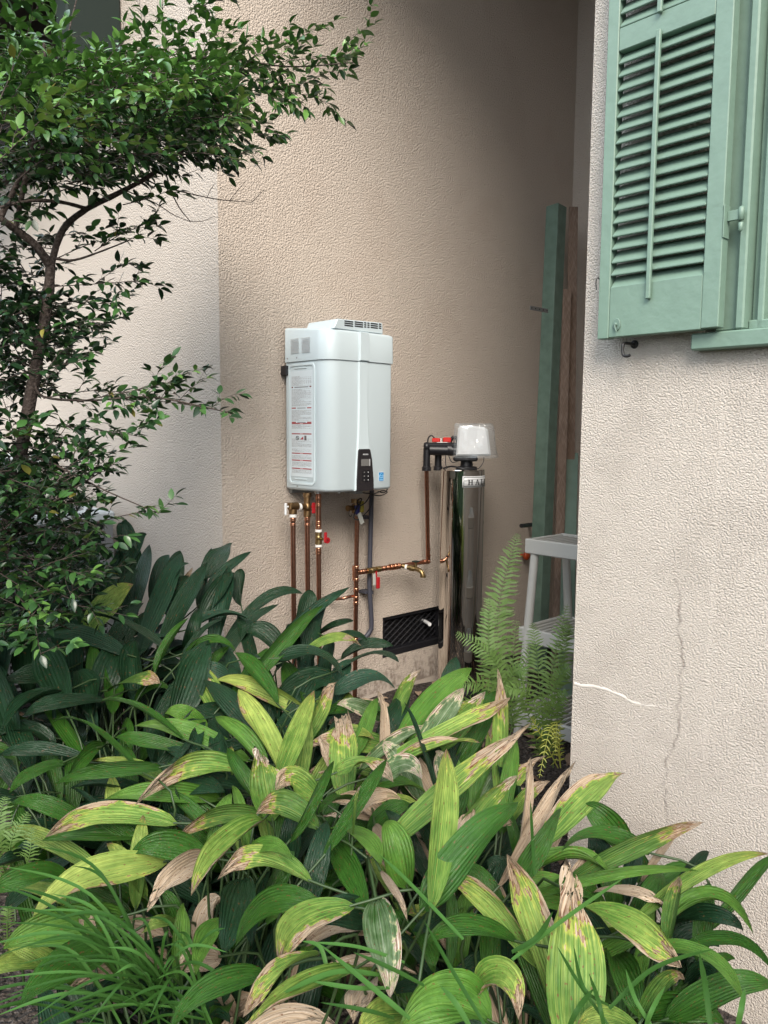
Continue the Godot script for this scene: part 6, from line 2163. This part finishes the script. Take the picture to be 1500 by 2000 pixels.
# ---------------------------------------------------------------- ground and what lies beyond
func build_ground() -> void:
	var st := begin()
	st.set_smooth_group(8)
	var n := FastNoiseLite.new()
	n.seed = 9
	n.frequency = 0.9
	var ring := [-60.0, -25.0, -12.0, -7.0]
	var x := -5.0
	while x < 4.0:
		ring.append(x)
		x += 0.16
	ring.append_array([5.0, 8.0, 14.0, 30.0, 60.0])
	var zs := [-60.0, -25.0, -14.0, -9.0]
	var z := -5.0
	while z < 7.0:
		zs.append(z)
		z += 0.16
	zs.append_array([9.0, 14.0, 30.0, 60.0])
	var hgt := func(a: float, b: float) -> float: return (n.get_noise_2d(a, b) * 0.05 + n.get_noise_2d(a * 4.0, b * 4.0) * 0.018) * (1.0 if abs(a) < 6.0 and abs(b) < 8.0 else 0.0) - 0.015
	for i in ring.size() - 1:
		for j in zs.size() - 1:
			var p: Array[Vector3] = []
			for c in [[i, j], [i + 1, j], [i + 1, j + 1], [i, j + 1]]: p.append(Vector3(ring[c[0]], hgt.call(ring[c[0]], zs[c[1]]), zs[c[1]]))
			quad(st, p[0], p[1], p[2], p[3], Vector3.UP)
	var gnd := part("ground", st, M.soil, self)
	gnd.set_meta("kind", "structure")
	gnd.set_meta("label", "dark soil of the planting bed")
	# dry leaf litter on the soil
	var r := RandomNumberGenerator.new()
	r.seed = 404
	var mm := MultiMesh.new()
	mm.transform_format = MultiMesh.TRANSFORM_3D
	mm.use_colors = true
	mm.mesh = small_leaf_mesh(0)
	mm.instance_count = 2200
	for i in 2200:
		var p := Vector3(r.randf_range(-2.6, 2.6), 0, r.randf_range(-1.2, 3.4))
		if p.x > -0.02 and (p.z > 2.0 or p.z < 0.02): p.x = -r.randf_range(0.03, 2.0)
		p.y = hgt.call(p.x, p.z) + 0.012
		var s := r.randf_range(0.03, 0.10)
		var b := Basis(Vector3.UP, r.randf() * TAU) * Basis(Vector3.RIGHT, -PI * 0.5 + r.randf_range(-0.5, 0.5))
		mm.set_instance_transform(i, Transform3D(b.scaled(Vector3(s, s, s)), p))
		var k := r.randf()
		mm.set_instance_color(i, Color(0.13, 0.08, 0.05).lerp(Color(0.34, 0.25, 0.17), k * k))
	var mi := MultiMeshInstance3D.new()
	mi.name = "leaf_litter"
	mi.multimesh = mm
	mi.material_override = M.litter
	tag(mi, "brown dry leaf litter lying on the soil", "leaf litter", "", "stuff")
	add_child(mi, true)

func build_hedge() -> void:
	# the garden hedge behind the viewer, which the steel tank mirrors
	var r := RandomNumberGenerator.new()
	r.seed = 808
	var o := thing("hedge", "tall dark garden hedge across from the house, mirrored in the steel tank", "hedge", Vector3(-6.4, 0, 2.6))
	var st := begin()
	box(st, Vector3(-0.5, 0, -4.5), Vector3(0.4, 1.7, 5.0))
	part("core", st, M.tree_leaf[0], o)
	var mm := MultiMesh.new()
	mm.transform_format = MultiMesh.TRANSFORM_3D
	mm.use_colors = true
	mm.mesh = small_leaf_mesh(2)
	mm.instance_count = 9000
	for i in 9000:
		var p := Vector3(r.randf_range(-0.3, 0.9), r.randf_range(0.0, 2.0), r.randf_range(-4.8, 5.3))
		p.x = 0.35 + 0.3 * sin(p.z * 1.7) * sin(p.y * 2.3 + 1.0) + r.randf_range(-0.15, 0.25)
		if r.randf() < 0.2:
			p.y = 1.7 + r.randf_range(-0.1, 0.35)
			p.x = r.randf_range(-0.5, 0.6)
		var b := Basis(Vector3(r.randf_range(-1, 1), r.randf_range(-1, 1), r.randf_range(-1, 1)).normalized(), r.randf() * TAU)
		var s := r.randf_range(0.08, 0.16)
		mm.set_instance_transform(i, Transform3D(b.scaled(Vector3(s, s, s)), p))
		mm.set_instance_color(i, Color(0.03, 0.075, 0.025).lerp(Color(0.10, 0.19, 0.05), r.randf() * r.randf()))
	var mi := MultiMeshInstance3D.new()
	mi.name = "foliage"
	mi.multimesh = mm
	mi.material_override = M.tree_mass
	mi.set_meta("kind", "stuff")
	o.add_child(mi, true)

func _ready() -> void:
	rng.seed = 12
	# camera
	view = Basis(Vector3.UP, deg_to_rad(-43.0)) * Basis(Vector3.RIGHT, deg_to_rad(-6.0)) * Basis(Vector3.BACK, deg_to_rad(0.4))
	var cam := Camera3D.new()
	cam.name = "camera"
	cam.transform = Transform3D(view, EYE)
	cam.fov = rad_to_deg(2.0 * atan(1000.0 / F))
	cam.near = 0.05
	cam.far = 400.0
	add_child(cam)
	cam.current = true
	# overcast sky
	var env := Environment.new()
	env.background_mode = Environment.BG_SKY
	var sky := Sky.new()
	var sm := ProceduralSkyMaterial.new()
	sm.sky_top_color = Color(0.80, 0.86, 0.92)
	sm.sky_horizon_color = Color(0.80, 0.82, 0.83)
	sm.sky_curve = 0.15
	sm.ground_bottom_color = Color(0.12, 0.13, 0.10)
	sm.ground_horizon_color = Color(0.30, 0.33, 0.28)
	sm.sun_angle_max = 1.0
	sky.sky_material = sm
	env.sky = sky
	env.background_energy_multiplier = 1.2
	env.tonemap_mode = Environment.TONE_MAPPER_LINEAR
	env.tonemap_exposure = 3.0
	env.sdfgi_enabled = true
	env.ssao_enabled = true
	env.ssil_enabled = true
	var we := WorldEnvironment.new()
	we.name = "world_environment"
	we.environment = env
	add_child(we)
	var sun := DirectionalLight3D.new()
	sun.name = "sun"
	sun.light_energy = 0.56
	sun.light_color = Color(1.0, 0.97, 0.93)
	sun.light_angular_distance = 30.0
	sun.shadow_enabled = true
	add_child(sun)
	sun.look_at_from_position(Vector3(-5.3, 6.1, 5.9), Vector3.ZERO)
	make_materials()
	build_ground()
	build_house()
	build_heater()
	build_pipes()
	build_tank()
	build_recess_things()
	build_condensers()
	build_ferns()
	build_bed()
	build_tree()
	build_grass()
	build_hedge()
